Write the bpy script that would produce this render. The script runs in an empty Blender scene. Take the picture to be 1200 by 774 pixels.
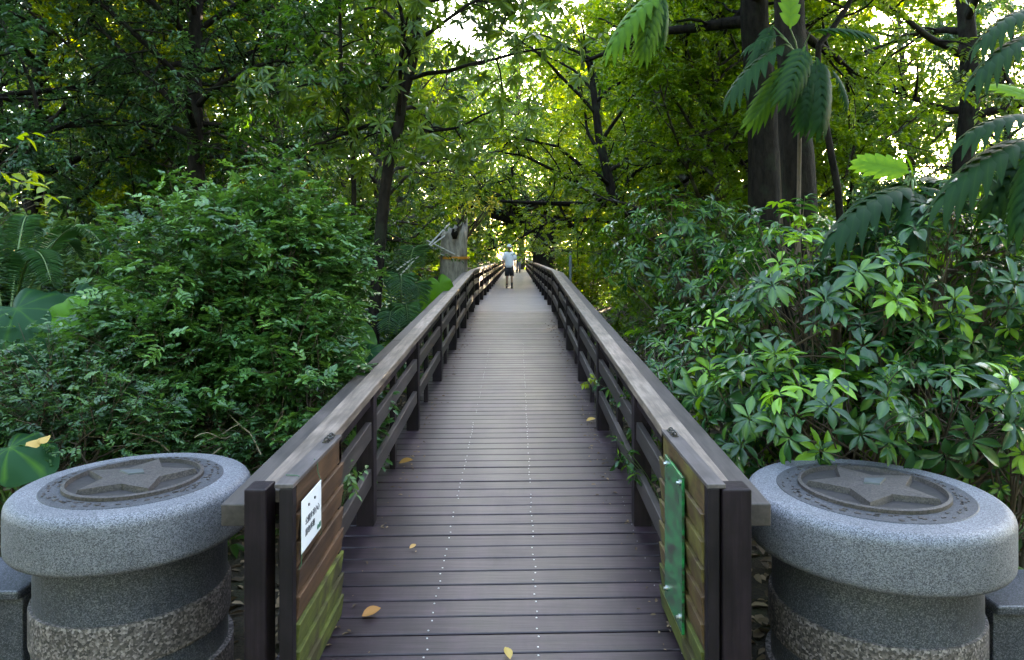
import bpy, math, random
import numpy as np
from mathutils import Vector, Matrix

R = math.radians
S = bpy.context.scene
COL = S.collection
EYE = 2.03                      # eye height above the entrance paving


def at(px, py, d):
    """world point seen at photograph pixel (px, py) when it stands d metres ahead"""
    return np.array([(px - 605.5) / 820 * d, d, EYE - (py - 300) / 820 * d])


# ------------------------------------------------------------------ linking
def tag(o, label=None, cat=None, group=None, kind=None):
    if label: o['label'] = label
    if cat: o['category'] = cat
    if group: o['group'] = group
    if kind: o['kind'] = kind
    return o


def link(o, parent=None):
    COL.objects.link(o)
    if parent is not None:
        o.parent = parent
    return o


def empty(name, loc, label=None, cat=None, group=None):
    o = bpy.data.objects.new(name, None)
    o.empty_display_size = 0.2
    o.location = loc
    link(o)
    return tag(o, label, cat, group)


def mesh_from(name, V, F, mat, smooth=False, tone=None):
    me = bpy.data.meshes.new(name)
    me.from_pydata([tuple(v) for v in V], [], [tuple(f) for f in F])
    for m in (mat if isinstance(mat, (list, tuple)) else [mat]):
        me.materials.append(m)
    if smooth:
        me.polygons.foreach_set('use_smooth', [True] * len(me.polygons))
    if tone is not None:
        a = me.attributes.new('tone', 'FLOAT', 'POINT')
        a.data.foreach_set('value', np.asarray(tone, dtype=np.float32))
    me.update()
    return me


def obj(name, V, F, mat, parent=None, smooth=False, tone=None, bevel=0, seg=2, local=False):
    V = np.asarray(V, dtype=float)
    if parent is not None and not local:
        V = V - np.array(world_loc(parent))
    o = bpy.data.objects.new(name, mesh_from(name, V, F, mat, smooth, tone))
    link(o, parent)
    if bevel:
        b = o.modifiers.new('edge', 'BEVEL')
        b.width = bevel
        b.segments = seg
        b.limit_method = 'ANGLE'
        b.angle_limit = R(40)
    return o


def world_loc(o):
    v = Vector(o.location)
    while o.parent is not None:
        o = o.parent
        v += Vector(o.location)
    return v


def copy_tree(o, parent=None):
    c = o.copy()
    COL.objects.link(c)
    if parent is not None:
        c.parent = parent
    for ch in list(o.children):
        copy_tree(ch, c)
    return c


class MB:
    """collects boxes, tubes and lathes into one mesh"""

    def __init__(self):
        self.V, self.F, self.T = [], [], []

    def add(self, V, F, t=0.5):
        n = len(self.V)
        self.V += [tuple(v) for v in V]
        self.F += [tuple(i + n for i in f) for f in F]
        self.T += [t] * len(V)

    def box(self, x0, x1, y0, y1, z0, z1, t=0.5):
        V = [(x0, y0, z0), (x1, y0, z0), (x1, y1, z0), (x0, y1, z0), (x0, y0, z1), (x1, y0, z1), (x1, y1, z1), (x0, y1, z1)]
        self.add(V, BOXF, t)

    def hexa(self, V, t=0.5):
        self.add(V, BOXF, t)

    def tube(self, pts, rad, k=8, cap=True, t=0.5):
        pts = np.asarray(pts, float)
        n = len(pts)
        rad = np.broadcast_to(np.asarray(rad, float), (n,)) if np.ndim(rad) else np.full(n, rad)
        V, F = tube_arrays(pts, rad, k)
        if cap:
            F.append(tuple(range(k - 1, -1, -1)))
            F.append(tuple(range((n - 1) * k, n * k)))
        self.add(V, F, t)

    def lathe(self, prof, c, k=48, t=0.5, close=True):
        n = len(prof)
        a = np.linspace(0, 2 * math.pi, k, endpoint=False)
        V = []
        for r, z in prof:
            V += [(c[0] + r * math.cos(q), c[1] + r * math.sin(q), c[2] + z) for q in a]
        F = []
        for i in range(n - 1):
            for j in range(k):
                j2 = (j + 1) % k
                F.append((i * k + j, i * k + j2, (i + 1) * k + j2, (i + 1) * k + j))
        if close:
            F.append(tuple(range(k - 1, -1, -1)))
            F.append(tuple(range((n - 1) * k, n * k)))
        self.add(V, F, t)

    def build(self, name, mat, parent=None, smooth=False, bevel=0, seg=2, tone=True):
        return obj(name, self.V, self.F, mat, parent, smooth, self.T if tone else None, bevel, seg)


BOXF = [(0, 3, 2, 1), (4, 5, 6, 7), (0, 1, 5, 4), (1, 2, 6, 5), (2, 3, 7, 6), (3, 0, 4, 7)]


def tube_arrays(pts, rad, k):
    n = len(pts)
    tan = np.gradient(pts, axis=0)
    tan /= np.linalg.norm(tan, axis=1)[:, None] + 1e-9
    ref = np.array([0, 0, 1.0]) if abs(tan[0][2]) < 0.8 else np.array([1.0, 0, 0])
    V = []
    u = np.cross(tan[0], ref)
    u /= np.linalg.norm(u)
    ang = np.linspace(0, 2 * math.pi, k, endpoint=False)
    ca, sa = np.cos(ang)[:, None], np.sin(ang)[:, None]
    for i in range(n):
        u = u - tan[i] * np.dot(u, tan[i])
        u /= np.linalg.norm(u) + 1e-9
        w = np.cross(tan[i], u)
        V.append(pts[i] + rad[i] * (ca * u + sa * w))
    V = np.concatenate(V)
    F = []
    for i in range(n - 1):
        for j in range(k):
            j2 = (j + 1) % k
            F.append((i * k + j, i * k + j2, (i + 1) * k + j2, (i + 1) * k + j))
    return V, F


# ------------------------------------------------------------------ materials
def new_mat(name):
    m = bpy.data.materials.new(name)
    m.use_nodes = True
    nt = m.node_tree
    return m, nt, nt.nodes, nt.links, nt.nodes['Principled BSDF']


def ramp(nodes, stops):
    r = nodes.new('ShaderNodeValToRGB')
    e = r.color_ramp.elements
    while len(e) < len(stops):
        e.new(0.5)
    for q, (p, c) in zip(e, stops):
        q.position = p
        q.color = (*c, 1)
    return r


def noise(nodes, links, scale, detail=4, rough=0.55, stretch=None, coord='Object'):
    tc = nodes.new('ShaderNodeTexCoord')
    n = nodes.new('ShaderNodeTexNoise')
    n.inputs['Scale'].default_value = scale
    n.inputs['Detail'].default_value = detail
    n.inputs['Roughness'].default_value = rough
    if stretch:
        mp = nodes.new('ShaderNodeMapping')
        mp.inputs['Scale'].default_value = stretch
        links.new(tc.outputs[coord], mp.inputs[0])
        links.new(mp.outputs[0], n.inputs['Vector'])
    else:
        links.new(tc.outputs[coord], n.inputs['Vector'])
    return n


def mixc(nodes, links, a, b, fac, mode='MIX'):
    m = nodes.new('ShaderNodeMix')
    m.data_type = 'RGBA'
    m.blend_type = mode
    for sock, v in ((m.inputs[0], fac), (m.inputs[6], a), (m.inputs[7], b)):
        if hasattr(v, 'is_output'):
            links.new(v, sock)
        elif isinstance(v, (int, float)):
            sock.default_value = v
        else:
            sock.default_value = (*v, 1)
    return m.outputs[2]


def bump(nodes, links, bsdf, h, strength=0.3, dist=0.01):
    b = nodes.new('ShaderNodeBump')
    b.inputs['Strength'].default_value = strength
    b.inputs['Distance'].default_value = dist
    links.new(h, b.inputs['Height'])
    links.new(b.outputs[0], bsdf.inputs['Normal'])


def plain(name, c, rough=0.6, metal=0.0, var=0.15, scale=20):
    m, nt, N, L, b = new_mat(name)
    n = noise(N, L, scale)
    r = ramp(N, [(0.3, tuple(x * (1 - var) for x in c)), (0.7, tuple(min(1, x * (1 + var)) for x in c))])
    L.new(n.outputs['Fac'], r.inputs[0])
    L.new(r.outputs[0], b.inputs['Base Color'])
    b.inputs['Roughness'].default_value = rough
    b.inputs['Metallic'].default_value = metal
    return m


def leaf_mat(name, dark, mid, light, rough=0.42, trans=0.35, spec=0.5, tgain=(1.7, 1.5, 0.5), objvar=0.25):
    m, nt, N, L, b = new_mat(name)
    at_ = N.new('ShaderNodeAttribute')
    at_.attribute_name = 'tone'
    r = ramp(N, [(0.0, dark), (0.5, mid), (1.0, light)])
    L.new(at_.outputs['Fac'], r.inputs[0])
    oi = N.new('ShaderNodeObjectInfo')
    mr = N.new('ShaderNodeMapRange')
    mr.inputs[3].default_value = 1 - objvar
    mr.inputs[4].default_value = 1 + objvar
    L.new(oi.outputs['Random'], mr.inputs[0])
    hs = N.new('ShaderNodeHueSaturation')
    L.new(r.outputs[0], hs.inputs['Color'])
    L.new(mr.outputs[0], hs.inputs['Value'])
    mh = N.new('ShaderNodeMapRange')
    mh.inputs[3].default_value = 0.5 + 0.025 * objvar / 0.25
    mh.inputs[4].default_value = 0.5 - 0.025 * objvar / 0.25
    L.new(oi.outputs['Random'], mh.inputs[0])
    L.new(mh.outputs[0], hs.inputs['Hue'])
    L.new(hs.outputs[0], b.inputs['Base Color'])
    b.inputs['Roughness'].default_value = rough
    b.inputs['Specular IOR Level'].default_value = spec
    t = N.new('ShaderNodeBsdfTranslucent')
    tc = mixc(N, L, hs.outputs[0], tgain, 1.0, 'MULTIPLY')
    L.new(tc, t.inputs['Color'])
    ms = N.new('ShaderNodeMixShader')
    ms.inputs[0].default_value = trans
    L.new(b.outputs[0], ms.inputs[1])
    L.new(t.outputs[0], ms.inputs[2])
    L.new(ms.outputs[0], N['Material Output'].inputs['Surface'])
    return m


def wood_mat(name, c0, c1, rough=0.55, axis='Y', scale=6, bumpy=0.25, lich=None, spec=0.5, dirt=0.5, wear=False):
    """painted/weathered timber: grain stretched along one axis, each board its own tone"""
    m, nt, N, L, b = new_mat(name)
    st = {'X': (0.06, 1, 1), 'Y': (1, 0.06, 1), 'Z': (1, 1, 0.06)}[axis]
    g = noise(N, L, scale * 8, 5, 0.6, st)
    r = ramp(N, [(0.28, c0), (0.72, c1)])
    L.new(g.outputs['Fac'], r.inputs[0])
    a = N.new('ShaderNodeAttribute')
    a.attribute_name = 'tone'
    mr = N.new('ShaderNodeMapRange')
    mr.inputs[3].default_value = 0.5
    mr.inputs[4].default_value = 1.5
    L.new(a.outputs['Fac'], mr.inputs[0])
    hs = N.new('ShaderNodeHueSaturation')
    L.new(r.outputs[0], hs.inputs['Color'])
    L.new(mr.outputs[0], hs.inputs['Value'])
    blot = noise(N, L, 2.3, 6, 0.65)
    rb = ramp(N, [(0.35, (1 - dirt,) * 3), (0.65, (1.15,) * 3)])
    L.new(blot.outputs['Fac'], rb.inputs[0])
    col = mixc(N, L, hs.outputs[0], rb.outputs[0], 1.0, 'MULTIPLY')
    if wear:                      # scuffed, trodden streaks along the walk
        wn = noise(N, L, 2.0, 7, 0.7, (1.6, 0.35, 1))
        wr = ramp(N, [(0.33, (.62, .60, .62)), (0.5, (1, 1, 1)), (0.7, (1.55, 1.5, 1.5))])
        L.new(wn.outputs['Fac'], wr.inputs[0])
        col = mixc(N, L, col, wr.outputs[0], 1.0, 'MULTIPLY')
    if lich:
        ln = noise(N, L, 5.0, 5, 0.6)
        lr = ramp(N, [(0.45, (0, 0, 0)), (0.62, (1, 1, 1))])
        L.new(ln.outputs['Fac'], lr.inputs[0])
        col = mixc(N, L, col, lich, lr.outputs[0])
    L.new(col, b.inputs['Base Color'])
    rr = N.new('ShaderNodeMapRange')
    rr.inputs[3].default_value = rough - 0.1
    rr.inputs[4].default_value = rough + 0.15
    L.new(blot.outputs['Fac'], rr.inputs[0])
    L.new(rr.outputs[0], b.inputs['Roughness'])
    b.inputs['Specular IOR Level'].default_value = spec
    bump(N, L, b, g.outputs['Fac'], bumpy, 0.004)
    return m


def granite_mat(name, base, speck_dark, speck_light, scale=260, rough=0.6, cells=False, bumpy=0.15):
    m, nt, N, L, b = new_mat(name)
    tc = N.new('ShaderNodeTexCoord')
    v = N.new('ShaderNodeTexVoronoi')
    v.inputs['Scale'].default_value = scale
    L.new(tc.outputs['Object'], v.inputs['Vector'])
    sep = N.new('ShaderNodeSeparateColor')
    L.new(v.outputs['Color'], sep.inputs[0])
    mid = tuple((p + q) / 2 for p, q in zip(base, speck_light))
    r = ramp(N, [(0.0, speck_dark), (0.22, tuple(x * 0.6 for x in base)), (0.5, base), (0.8, mid), (1.0, speck_light)])
    L.new(sep.outputs[0], r.inputs[0])
    big = noise(N, L, 3.0, 5, 0.6)
    rb = ramp(N, [(0.3, (0.72, 0.72, 0.74)), (0.7, (1.12, 1.1, 1.1))])
    L.new(big.outputs['Fac'], rb.inputs[0])
    col = mixc(N, L, r.outputs[0], rb.outputs[0], 1.0, 'MULTIPLY')
    L.new(col, b.inputs['Base Color'])
    b.inputs['Roughness'].default_value = rough
    if cells:
        bump(N, L, b, v.outputs['Distance'], bumpy, 0.006)
    else:
        bump(N, L, b, sep.outputs[0], bumpy, 0.002)
    return m


def bark_mat(name, c0, c1, scale=9, lich=None, spec=.4):
    m, nt, N, L, b = new_mat(name)
    n = noise(N, L, scale, 7, 0.65, (1, 1, 0.3))
    r = ramp(N, [(0.3, c0), (0.7, c1)])
    L.new(n.outputs['Fac'], r.inputs[0])
    col = r.outputs[0]
    if lich:
        ln = noise(N, L, 3.5, 5, 0.6)
        lr = ramp(N, [(0.52, (0, 0, 0)), (0.66, (0.8,) * 3)])
        L.new(ln.outputs['Fac'], lr.inputs[0])
        col = mixc(N, L, col, lich, lr.outputs[0])
    L.new(col, b.inputs['Base Color'])
    b.inputs['Roughness'].default_value = 0.85
    b.inputs['Specular IOR Level'].default_value = spec
    bump(N, L, b, n.outputs['Fac'], 0.8, 0.03)
    return m


M = {}
# timber
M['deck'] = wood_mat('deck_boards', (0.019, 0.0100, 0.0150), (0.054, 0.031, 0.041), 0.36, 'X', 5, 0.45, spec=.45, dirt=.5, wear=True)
M['deck_far'] = wood_mat('skylit_deck_boards', (0.12, 0.10, 0.112), (0.215, 0.185, 0.205), 0.42, 'X', 5, 0.3)  # level deck: sky light falling there is put into a paler base colour
M['rail_top'] = wood_mat('weathered_handrail', (0.11, 0.076, 0.060), (0.32, 0.24, 0.20), 0.5, 'Y', 5, 0.5, dirt=0.55)
M['beam'] = wood_mat('outer_beam', (0.045, 0.033, 0.031), (0.10, 0.076, 0.07), 0.55, 'Y', 5, 0.3)
M['post'] = wood_mat('dark_timber_post', (0.010, 0.006, 0.0085), (0.030, 0.018, 0.024), 0.5, 'Z', 5, 0.4, spec=.22, dirt=.6)
M['rail_mid'] = wood_mat('mid_rail_timber', (0.035, 0.026, 0.025), (0.075, 0.057, 0.054), 0.5, 'Y', 5, 0.3)
M['gate'] = wood_mat('gate_boards', (0.055, 0.024, 0.011), (0.165, 0.078, 0.036), 0.5, 'Y', 5, 0.5, dirt=.65)
M['gate_moss'] = wood_mat('mossy_boards', (0.05, 0.060, 0.007), (0.14, 0.15, 0.020), 0.75, 'Y', 5, 0.4, dirt=.75, lich=(.055, .042, .012))
M['gate_lich'] = wood_mat('lichened_boards', (0.065, 0.032, 0.012), (0.15, 0.08, 0.03), 0.6, 'Y', 5, 0.35, lich=(0.13, 0.105, 0.022))
M['gate_frame'] = wood_mat('gate_frame_timber', (0.009, 0.006, 0.008), (0.022, 0.015, 0.019), 0.5, 'Z', 5, 0.2, spec=.25)
M['gate_cap'] = wood_mat('gate_cap_timber', (0.07, 0.055, 0.055), (0.15, 0.12, 0.12), 0.5, 'Y', 5, 0.3)
# stone
M['granite'] = granite_mat('light_granite', (0.138, 0.140, 0.162), (0.042, 0.043, 0.052), (0.27, 0.265, 0.29), 280, 0.6)
M['granite_dark'] = granite_mat('dark_granite', (0.050, 0.055, 0.070), (0.020, 0.022, 0.030), (0.16, 0.16, 0.185), 240, 0.45)
M['pebble'] = granite_mat('pebble_dash', (0.095, 0.078, 0.075), (0.03, 0.026, 0.028), (0.30, 0.25, 0.245), 105, 0.6, True, 0.35)
M['medallion'] = granite_mat('worn_medallion', (0.058, 0.045, 0.041), (0.032, 0.026, 0.024), (0.085, 0.068, 0.063), 160, 0.65)
M['medallion_dark'] = plain('medallion_recess', (0.022, 0.017, 0.017), 0.8, var=0.4, scale=30)
M['medallion_blue'] = plain('medallion_inlay', (0.065, 0.073, 0.078), 0.55, var=0.2, scale=30)
M['ring'] = granite_mat('ring_stone', (0.048, 0.048, 0.057), (0.026, 0.026, 0.032), (0.09, 0.086, 0.098), 220, 0.6)
# small things
M['white'] = plain('white_sheet', (0.78, 0.78, 0.82), 0.35, var=0.03)
M['ink'] = plain('dark_print', (0.05, 0.05, 0.065), 0.5)
M['print_green'] = plain('green_print', (0.03, 0.16, 0.10), 0.5)
M['print_grey'] = plain('grey_print', (0.3, 0.33, 0.34), 0.5)
M['steel'] = plain('steel', (0.55, 0.55, 0.57), 0.28, 1.0, 0.1)
M['dark_metal'] = plain('dark_metal', (0.10, 0.09, 0.09), 0.4, 0.8)
M['cord'] = plain('green_cord', (0.03, 0.12, 0.06), 0.6)
M['strap'] = plain('orange_strap', (0.55, 0.22, 0.02), 0.6)
M['rope'] = plain('pale_rope', (0.5, 0.48, 0.44), 0.7)
M['nail'] = plain('bright_nail', (0.55, 0.54, 0.56), 0.35, 0.3)
M['fence'] = plain('green_wire', (0.06, 0.14, 0.11), 0.5)
M['fence_post'] = plain('grey_post', (0.09, 0.115, 0.11), 0.6)


def green_board_mat():
    m, nt, N, L, b = new_mat('reflection_painted_board')
    n = noise(N, L, 7, 6, 0.7, (1, 1, 3.0))
    r = ramp(N, [(0.42, (0.006, 0.19, 0.055)), (0.5, (0.010, 0.11, 0.038)), (0.6, (0.022, 0.022, 0.014))])  # dark blotches stand in for plank reflections in the glossy green
    L.new(n.outputs['Fac'], r.inputs[0])
    L.new(r.outputs[0], b.inputs['Base Color'])
    b.inputs['Roughness'].default_value = 0.25
    return m


M['green_board'] = green_board_mat()
# bark
M['bark_dark'] = bark_mat('dark_bark', (0.003, 0.0024, 0.002), (0.022, 0.017, 0.013), 16, spec=.1, lich=(.018, .022, .013))
M['bark'] = bark_mat('brown_bark', (0.016, 0.012, 0.010), (0.055, 0.044, 0.035), spec=.2, lich=(0.13, 0.14, 0.11))
M['bark_pale'] = bark_mat('pale_bark', (0.12, 0.10, 0.08), (0.46, 0.40, 0.33), 11)
M['stem_green'] = plain('green_stem', (0.07, 0.13, 0.03), 0.5)
M['stem_brown'] = plain('brown_stem', (0.08, 0.055, 0.035), 0.8)
M['twig_pale'] = plain('dry_twig', (0.26, 0.20, 0.13), 0.8)
# leaves
M['lf_bush'] = leaf_mat('bush_leaf', (0.016, 0.05, 0.014), (0.065, 0.155, 0.04), (0.19, 0.34, 0.08), 0.30, 0.28, spec=.55)
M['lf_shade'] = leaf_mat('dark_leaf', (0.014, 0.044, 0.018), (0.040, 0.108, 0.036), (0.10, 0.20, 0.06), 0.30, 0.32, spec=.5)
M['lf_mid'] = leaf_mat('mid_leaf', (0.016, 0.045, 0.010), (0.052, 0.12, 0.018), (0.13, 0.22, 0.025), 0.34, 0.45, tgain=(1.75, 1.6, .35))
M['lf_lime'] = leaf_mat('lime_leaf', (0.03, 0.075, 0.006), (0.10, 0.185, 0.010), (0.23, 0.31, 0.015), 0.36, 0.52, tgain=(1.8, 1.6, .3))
M['lf_umb'] = leaf_mat('umbrella_leaf', (0.009, 0.042, 0.014), (0.026, 0.090, 0.028), (0.19, 0.38, 0.03), 0.27, 0.3, spec=.5, objvar=0.06)
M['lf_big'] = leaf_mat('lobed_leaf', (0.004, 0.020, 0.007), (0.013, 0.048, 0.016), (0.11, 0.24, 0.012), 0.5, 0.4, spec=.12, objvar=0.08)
M['lf_taro'] = leaf_mat('taro_leaf', (0.008, 0.040, 0.015), (0.016, 0.075, 0.026), (0.09, 0.23, 0.015), 0.5, 0.35, spec=.15, objvar=0.08)
M['lf_fern'] = leaf_mat('frond_leaf', (0.012, 0.05, 0.03), (0.03, 0.10, 0.045), (0.07, 0.17, 0.05), 0.38, 0.3)
M['lf_yellow'] = leaf_mat('yellow_leaf', (0.22, 0.26, 0.02), (0.5, 0.42, 0.03), (0.6, 0.46, 0.04), 0.5, 0.4, tgain=(1.1, 1.1, .5), objvar=0.05)
M['litter'] = leaf_mat('fallen_leaf', (0.07, 0.042, 0.022), (0.18, 0.115, 0.065), (0.36, 0.24, 0.14), 0.7, 0.1, tgain=(1, 1, 1))
M['fallen'] = leaf_mat('orange_fallen_leaf', (0.36, 0.16, 0.03), (0.45, 0.21, 0.045), (0.6, 0.36, 0.10), 0.55, 0.15, tgain=(1, 1, 1), objvar=0.1)

# ------------------------------------------------------------------ leaves
def unit(a):
    return a / (np.linalg.norm(a, axis=-1, keepdims=True) + 1e-9)


# templates: (u along, v across, w up) in leaf lengths, and faces
T4 = (np.array([[0, 0, 0], [0.42, -0.5, 0.12], [1, 0, -0.08], [0.42, 0.5, 0.12]]), [(0, 1, 2), (0, 2, 3)])
T6 = (np.array([[0, 0, 0], [0.25, -0.42, 0.09], [0.65, -0.40, 0.07], [1, 0, -0.12], [0.65, 0.40, 0.07], [0.25, 0.42, 0.09]]),
      [(0, 1, 2, 3), (0, 3, 4, 5)])


def blade(nseg=6, droop=0.25, fold=0.16, shape=0.9):
    """smooth leaf: three columns, pointed both ends, widest past the middle"""
    V, F = [], []
    for i in range(nseg + 1):
        u = i / nseg
        w = 0.5 * math.sin(math.pi * u ** shape) ** 0.8 if 0 < u < 1 else 0.015
        z = -droop * u * u
        V += [(u, -w, z + fold * w), (u, 0, z), (u, w, z + fold * w)]
    for i in range(nseg):
        a = i * 3
        F += [(a, a + 3, a + 4, a + 1), (a + 1, a + 4, a + 5, a + 2)]
    return np.array(V), F, np.array([0, .16, 0] * (nseg + 1))


TU = blade(6, 0.30, 0.20, 1.35)
TB = blade()
TB4 = blade(4, 0.2, 0.2)


def lobed(n_lobes=6, depth=0.62, width=0.42, droop=0.35, fold=0.25, per=6):
    """large leaf cut into forward-swept lobes"""
    V, F = [], []
    n = n_lobes * per
    for i in range(n + 1):
        u = i / n
        env = width * math.sin(math.pi * min(1, 0.06 + 0.94 * u) ** 0.85) ** 0.6 if u < 1 else 0.0
        ph = (i % per) / per
        lobe = 1 - depth * (abs(2 * ph - 1) ** 1.5 if i not in (0, n) else 1) * (1 if u > 0.08 else 0.4)
        w = env * lobe
        z = -droop * u * u
        adv = 0.75 * w * (ph if i not in (0, n) else 0)
        V += [(u + adv, -w, z + fold * w - 1.7 * w * w), (u, 0, z), (u + adv, w, z + fold * w - 1.7 * w * w)]
    for i in range(n):
        a = i * 3
        F += [(a, a + 3, a + 4, a + 1), (a + 1, a + 4, a + 5, a + 2)]
    return np.array(V), F


def pinnatifid(n=6, droop=0.35, fold=0.30, reach=0.50, hang=0.9, join=1.35):
    """large leaf cut nearly to the midrib into forward-swept, hanging fingers"""
    V, F, T = [], [], []

    def strip(rows, tone_mid=.12):
        k = len(V)
        for (l, c, r_) in rows:
            V.extend([l, c, r_])
            T.extend([0, tone_mid, 0])
        for i in range(len(rows) - 1):
            a = k + i * 3
            F.extend([(a, a + 3, a + 4, a + 1), (a + 1, a + 4, a + 5, a + 2)])

    def zc(u):
        return -droop * u * u
    strip([((u, -w, zc(u) + fold * w), (u, 0, zc(u)), (u, w, zc(u) + fold * w)) for u, w in [(i / 12, .015 + .085 * math.sin(math.pi * min(1, i / 12 + .05))) for i in range(13)]], .3)
    sp = .80 / n
    for i in range(n + 1):
        f = (i + .4) / (n + .4)
        u0 = .08 + .80 * f
        ln = reach * (.55 + .45 * math.sin(math.pi * (.1 + .8 * f))) if i < n else .26
        ang = R(66 - 42 * f) if i < n else 0
        for sg in ((-1, 1) if i < n else (1,)):
            du, dv = math.cos(ang), math.sin(ang) * sg
            rows = []
            for s in np.linspace(0, 1, 7):
                w = sp * .5 * join * (1 - s ** 2.4) ** .8 * (1.0 + .25 * math.sin(math.pi * s)) + .002
                c = np.array([u0 + du * ln * s, dv * ln * s, 0])
                z = zc(u0) * (1 - s) + zc(min(1.2, c[0])) * s + fold * abs(c[1]) * (1 - s * .6) - hang * (s * ln) ** 2 + .003 * i
                pr = np.array([-dv, du, 0])
                a, b = c - pr * w, c + pr * w
                rows.append(((a[0], a[1], z - .10 * w), (c[0], c[1], z + .05 * w), (b[0], b[1], z - .10 * w)))
            strip(rows)
    return np.array(V), F, np.array(T)


TLOBE = pinnatifid(7, .32, .30, .46, .8, 1.15)
TLOBE_LIT = pinnatifid(5, .12, .2, .5, .25, 1.2)


def heart(rings=6, k=48):
    """taro blade: heart outline round the stalk's end, rippled edge"""
    V = [(0.0, 0.0, 0.0)]
    F = []
    T = [.3]
    for r in range(1, rings + 1):
        f = r / rings
        for j in range(k):
            a = 2 * math.pi * j / k
            c = math.cos(a)
            rad = 0.36 + 0.20 * max(0, c) ** 1.2 * (1 + 0.5 * max(0, c) ** 6)
            back = abs(math.atan2(math.sin(a), -c))
            if back < 0.45:
                rad *= 0.35 + 0.65 * (back / 0.45)
            z = -0.10 * f * f + 0.035 * math.sin(a * 7) * f ** 3 + 0.05 * abs(math.sin(a)) * f - 0.18 * max(0, c) * f * f
            vein = j % 6 == 0
            V.append((rad * f * c, rad * f * math.sin(a) * 1.05, z - (.012 * f if vein else 0)))
            T.append(.28 if vein and f < .95 else 0)
    for j in range(k):
        F.append((0, 1 + j, 1 + (j + 1) % k))
    for r in range(rings - 1):
        for j in range(k):
            a, b = 1 + r * k + j, 1 + r * k + (j + 1) % k
            F.append((a, a + k, b + k, b))
    return np.array(V), F, np.array(T)


THEART = heart()


def leaves_mesh(name, P, D, N, Ln, W, tone, tpl, mat, smooth=False):
    TV, TF = tpl[:2]
    n, m = len(P), len(TV)
    D = unit(D)
    Sd = unit(np.cross(D, N))
    N = np.cross(Sd, D)
    Ln = np.broadcast_to(Ln, (n,))[:, None, None]
    W = np.broadcast_to(W, (n,))[:, None, None]
    V = P[:, None, :] + Ln * (TV[None, :, 0:1] * D[:, None, :] + TV[None, :, 1:2] * W * Sd[:, None, :] + TV[None, :, 2:3] * N[:, None, :])
    V = V.reshape(-1, 3).astype(np.float32)
    sizes = np.array([len(f) for f in TF], dtype=np.int32)
    flat = np.array([i for f in TF for i in f], dtype=np.int32)
    loops = (flat[None, :] + (np.arange(n, dtype=np.int32) * m)[:, None]).reshape(-1)
    tot = np.tile(sizes, n)
    start = np.concatenate([[0], np.cumsum(tot)[:-1]]).astype(np.int32)
    me = bpy.data.meshes.new(name)
    me.vertices.add(len(V))
    me.vertices.foreach_set('co', V.ravel())
    me.loops.add(len(loops))
    me.loops.foreach_set('vertex_index', loops)
    me.polygons.add(len(tot))
    me.polygons.foreach_set('loop_start', start)
    if smooth:
        me.polygons.foreach_set('use_smooth', np.ones(len(tot), dtype=bool))
    a = me.attributes.new('tone', 'FLOAT', 'POINT')
    a.data.foreach_set('value', (np.repeat(np.clip(tone, 0, 1), m) + (np.tile(tpl[2], n) if len(tpl) > 2 else 0)).astype(np.float32))
    me.materials.append(mat)
    me.update(calc_edges=True)
    return me


# ------------------------------------------------------------------ branching
def path(rng, p, d, length, n, wob, grav):
    pts = [np.array(p, float)]
    d = np.array(d, float)
    d /= np.linalg.norm(d)
    for i in range(n):
        d = d + rng.normal(0, wob, 3) + np.array([0, 0, grav])
        d /= np.linalg.norm(d)
        pts.append(pts[-1] + d * length / n)
    return np.array(pts)


def interp(pts, t):
    f = t * (len(pts) - 1)
    i = min(int(f), len(pts) - 2)
    a = f - i
    return pts[i] * (1 - a) + pts[i + 1] * a, unit(pts[i + 1] - pts[i])


def skeleton(rng, trunk, r0, r1, limbs, crown_from, spread, up=0.35, subs=7, twigs=7, sub_len=0.45, twig_len=0.5, grav=-0.03, profile=None, reach=None):
    """wood tubes and twig segments of a tree whose trunk polyline is given"""
    tubes = [(trunk, np.linspace(r0, r1, len(trunk)), 9)]
    TP, TD, TL = [], [], []
    for i in range(limbs):
        t = crown_from + (1 - crown_from) * (i + rng.uniform(0.1, 0.9)) / limbs
        p, _ = interp(trunk, min(t, 0.999))
        az = i * 2.399 + rng.uniform(-0.5, 0.5)
        ft = (t - crown_from) / (1 - crown_from)
        if profile is None:
            ln = spread * (0.55 + 0.75 * math.sin(math.pi * (0.18 + 0.75 * ft))) * rng.uniform(0.7, 1.1)
        else:
            ln = spread * profile(ft) * rng.uniform(0.75, 1.15)
        if reach is not None:
            ln *= reach(az)
        d = (math.cos(az), math.sin(az), up + 0.7 * ft)
        lp = path(rng, p, d, ln, 6, 0.16, grav)
        lr = max(0.012, (r0 + (r1 - r0) * t) * 0.5)
        tubes.append((lp, np.linspace(lr, lr * 0.3, 7), 6))
        for j in range(subs):
            s = 0.2 + 0.8 * (j + rng.uniform(0.2, 1.0)) / subs
            q, dq = interp(lp, min(s, 0.999))
            sd = dq * 0.6 + rng.normal(0, 0.6, 3) + np.array([0, 0, 0.1])
            sl = ln * sub_len * rng.uniform(0.6, 1.2) * (1.15 - 0.4 * s)
            sp = path(rng, q, sd, sl, 4, 0.2, grav)
            tubes.append((sp, np.linspace(lr * 0.35, lr * 0.1, 5), 4))
            for k in range(twigs):
                v = 0.15 + 0.85 * (k + rng.uniform(0.2, 1)) / twigs
                w, dw = interp(sp, min(v, 0.999))
                TP.append(w)
                TD.append(dw * 0.5 + rng.normal(0, 0.55, 3))
                TL.append(twig_len * rng.uniform(0.6, 1.3))
    return tubes, np.array(TP), unit(np.array(TD)), np.array(TL)


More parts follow.
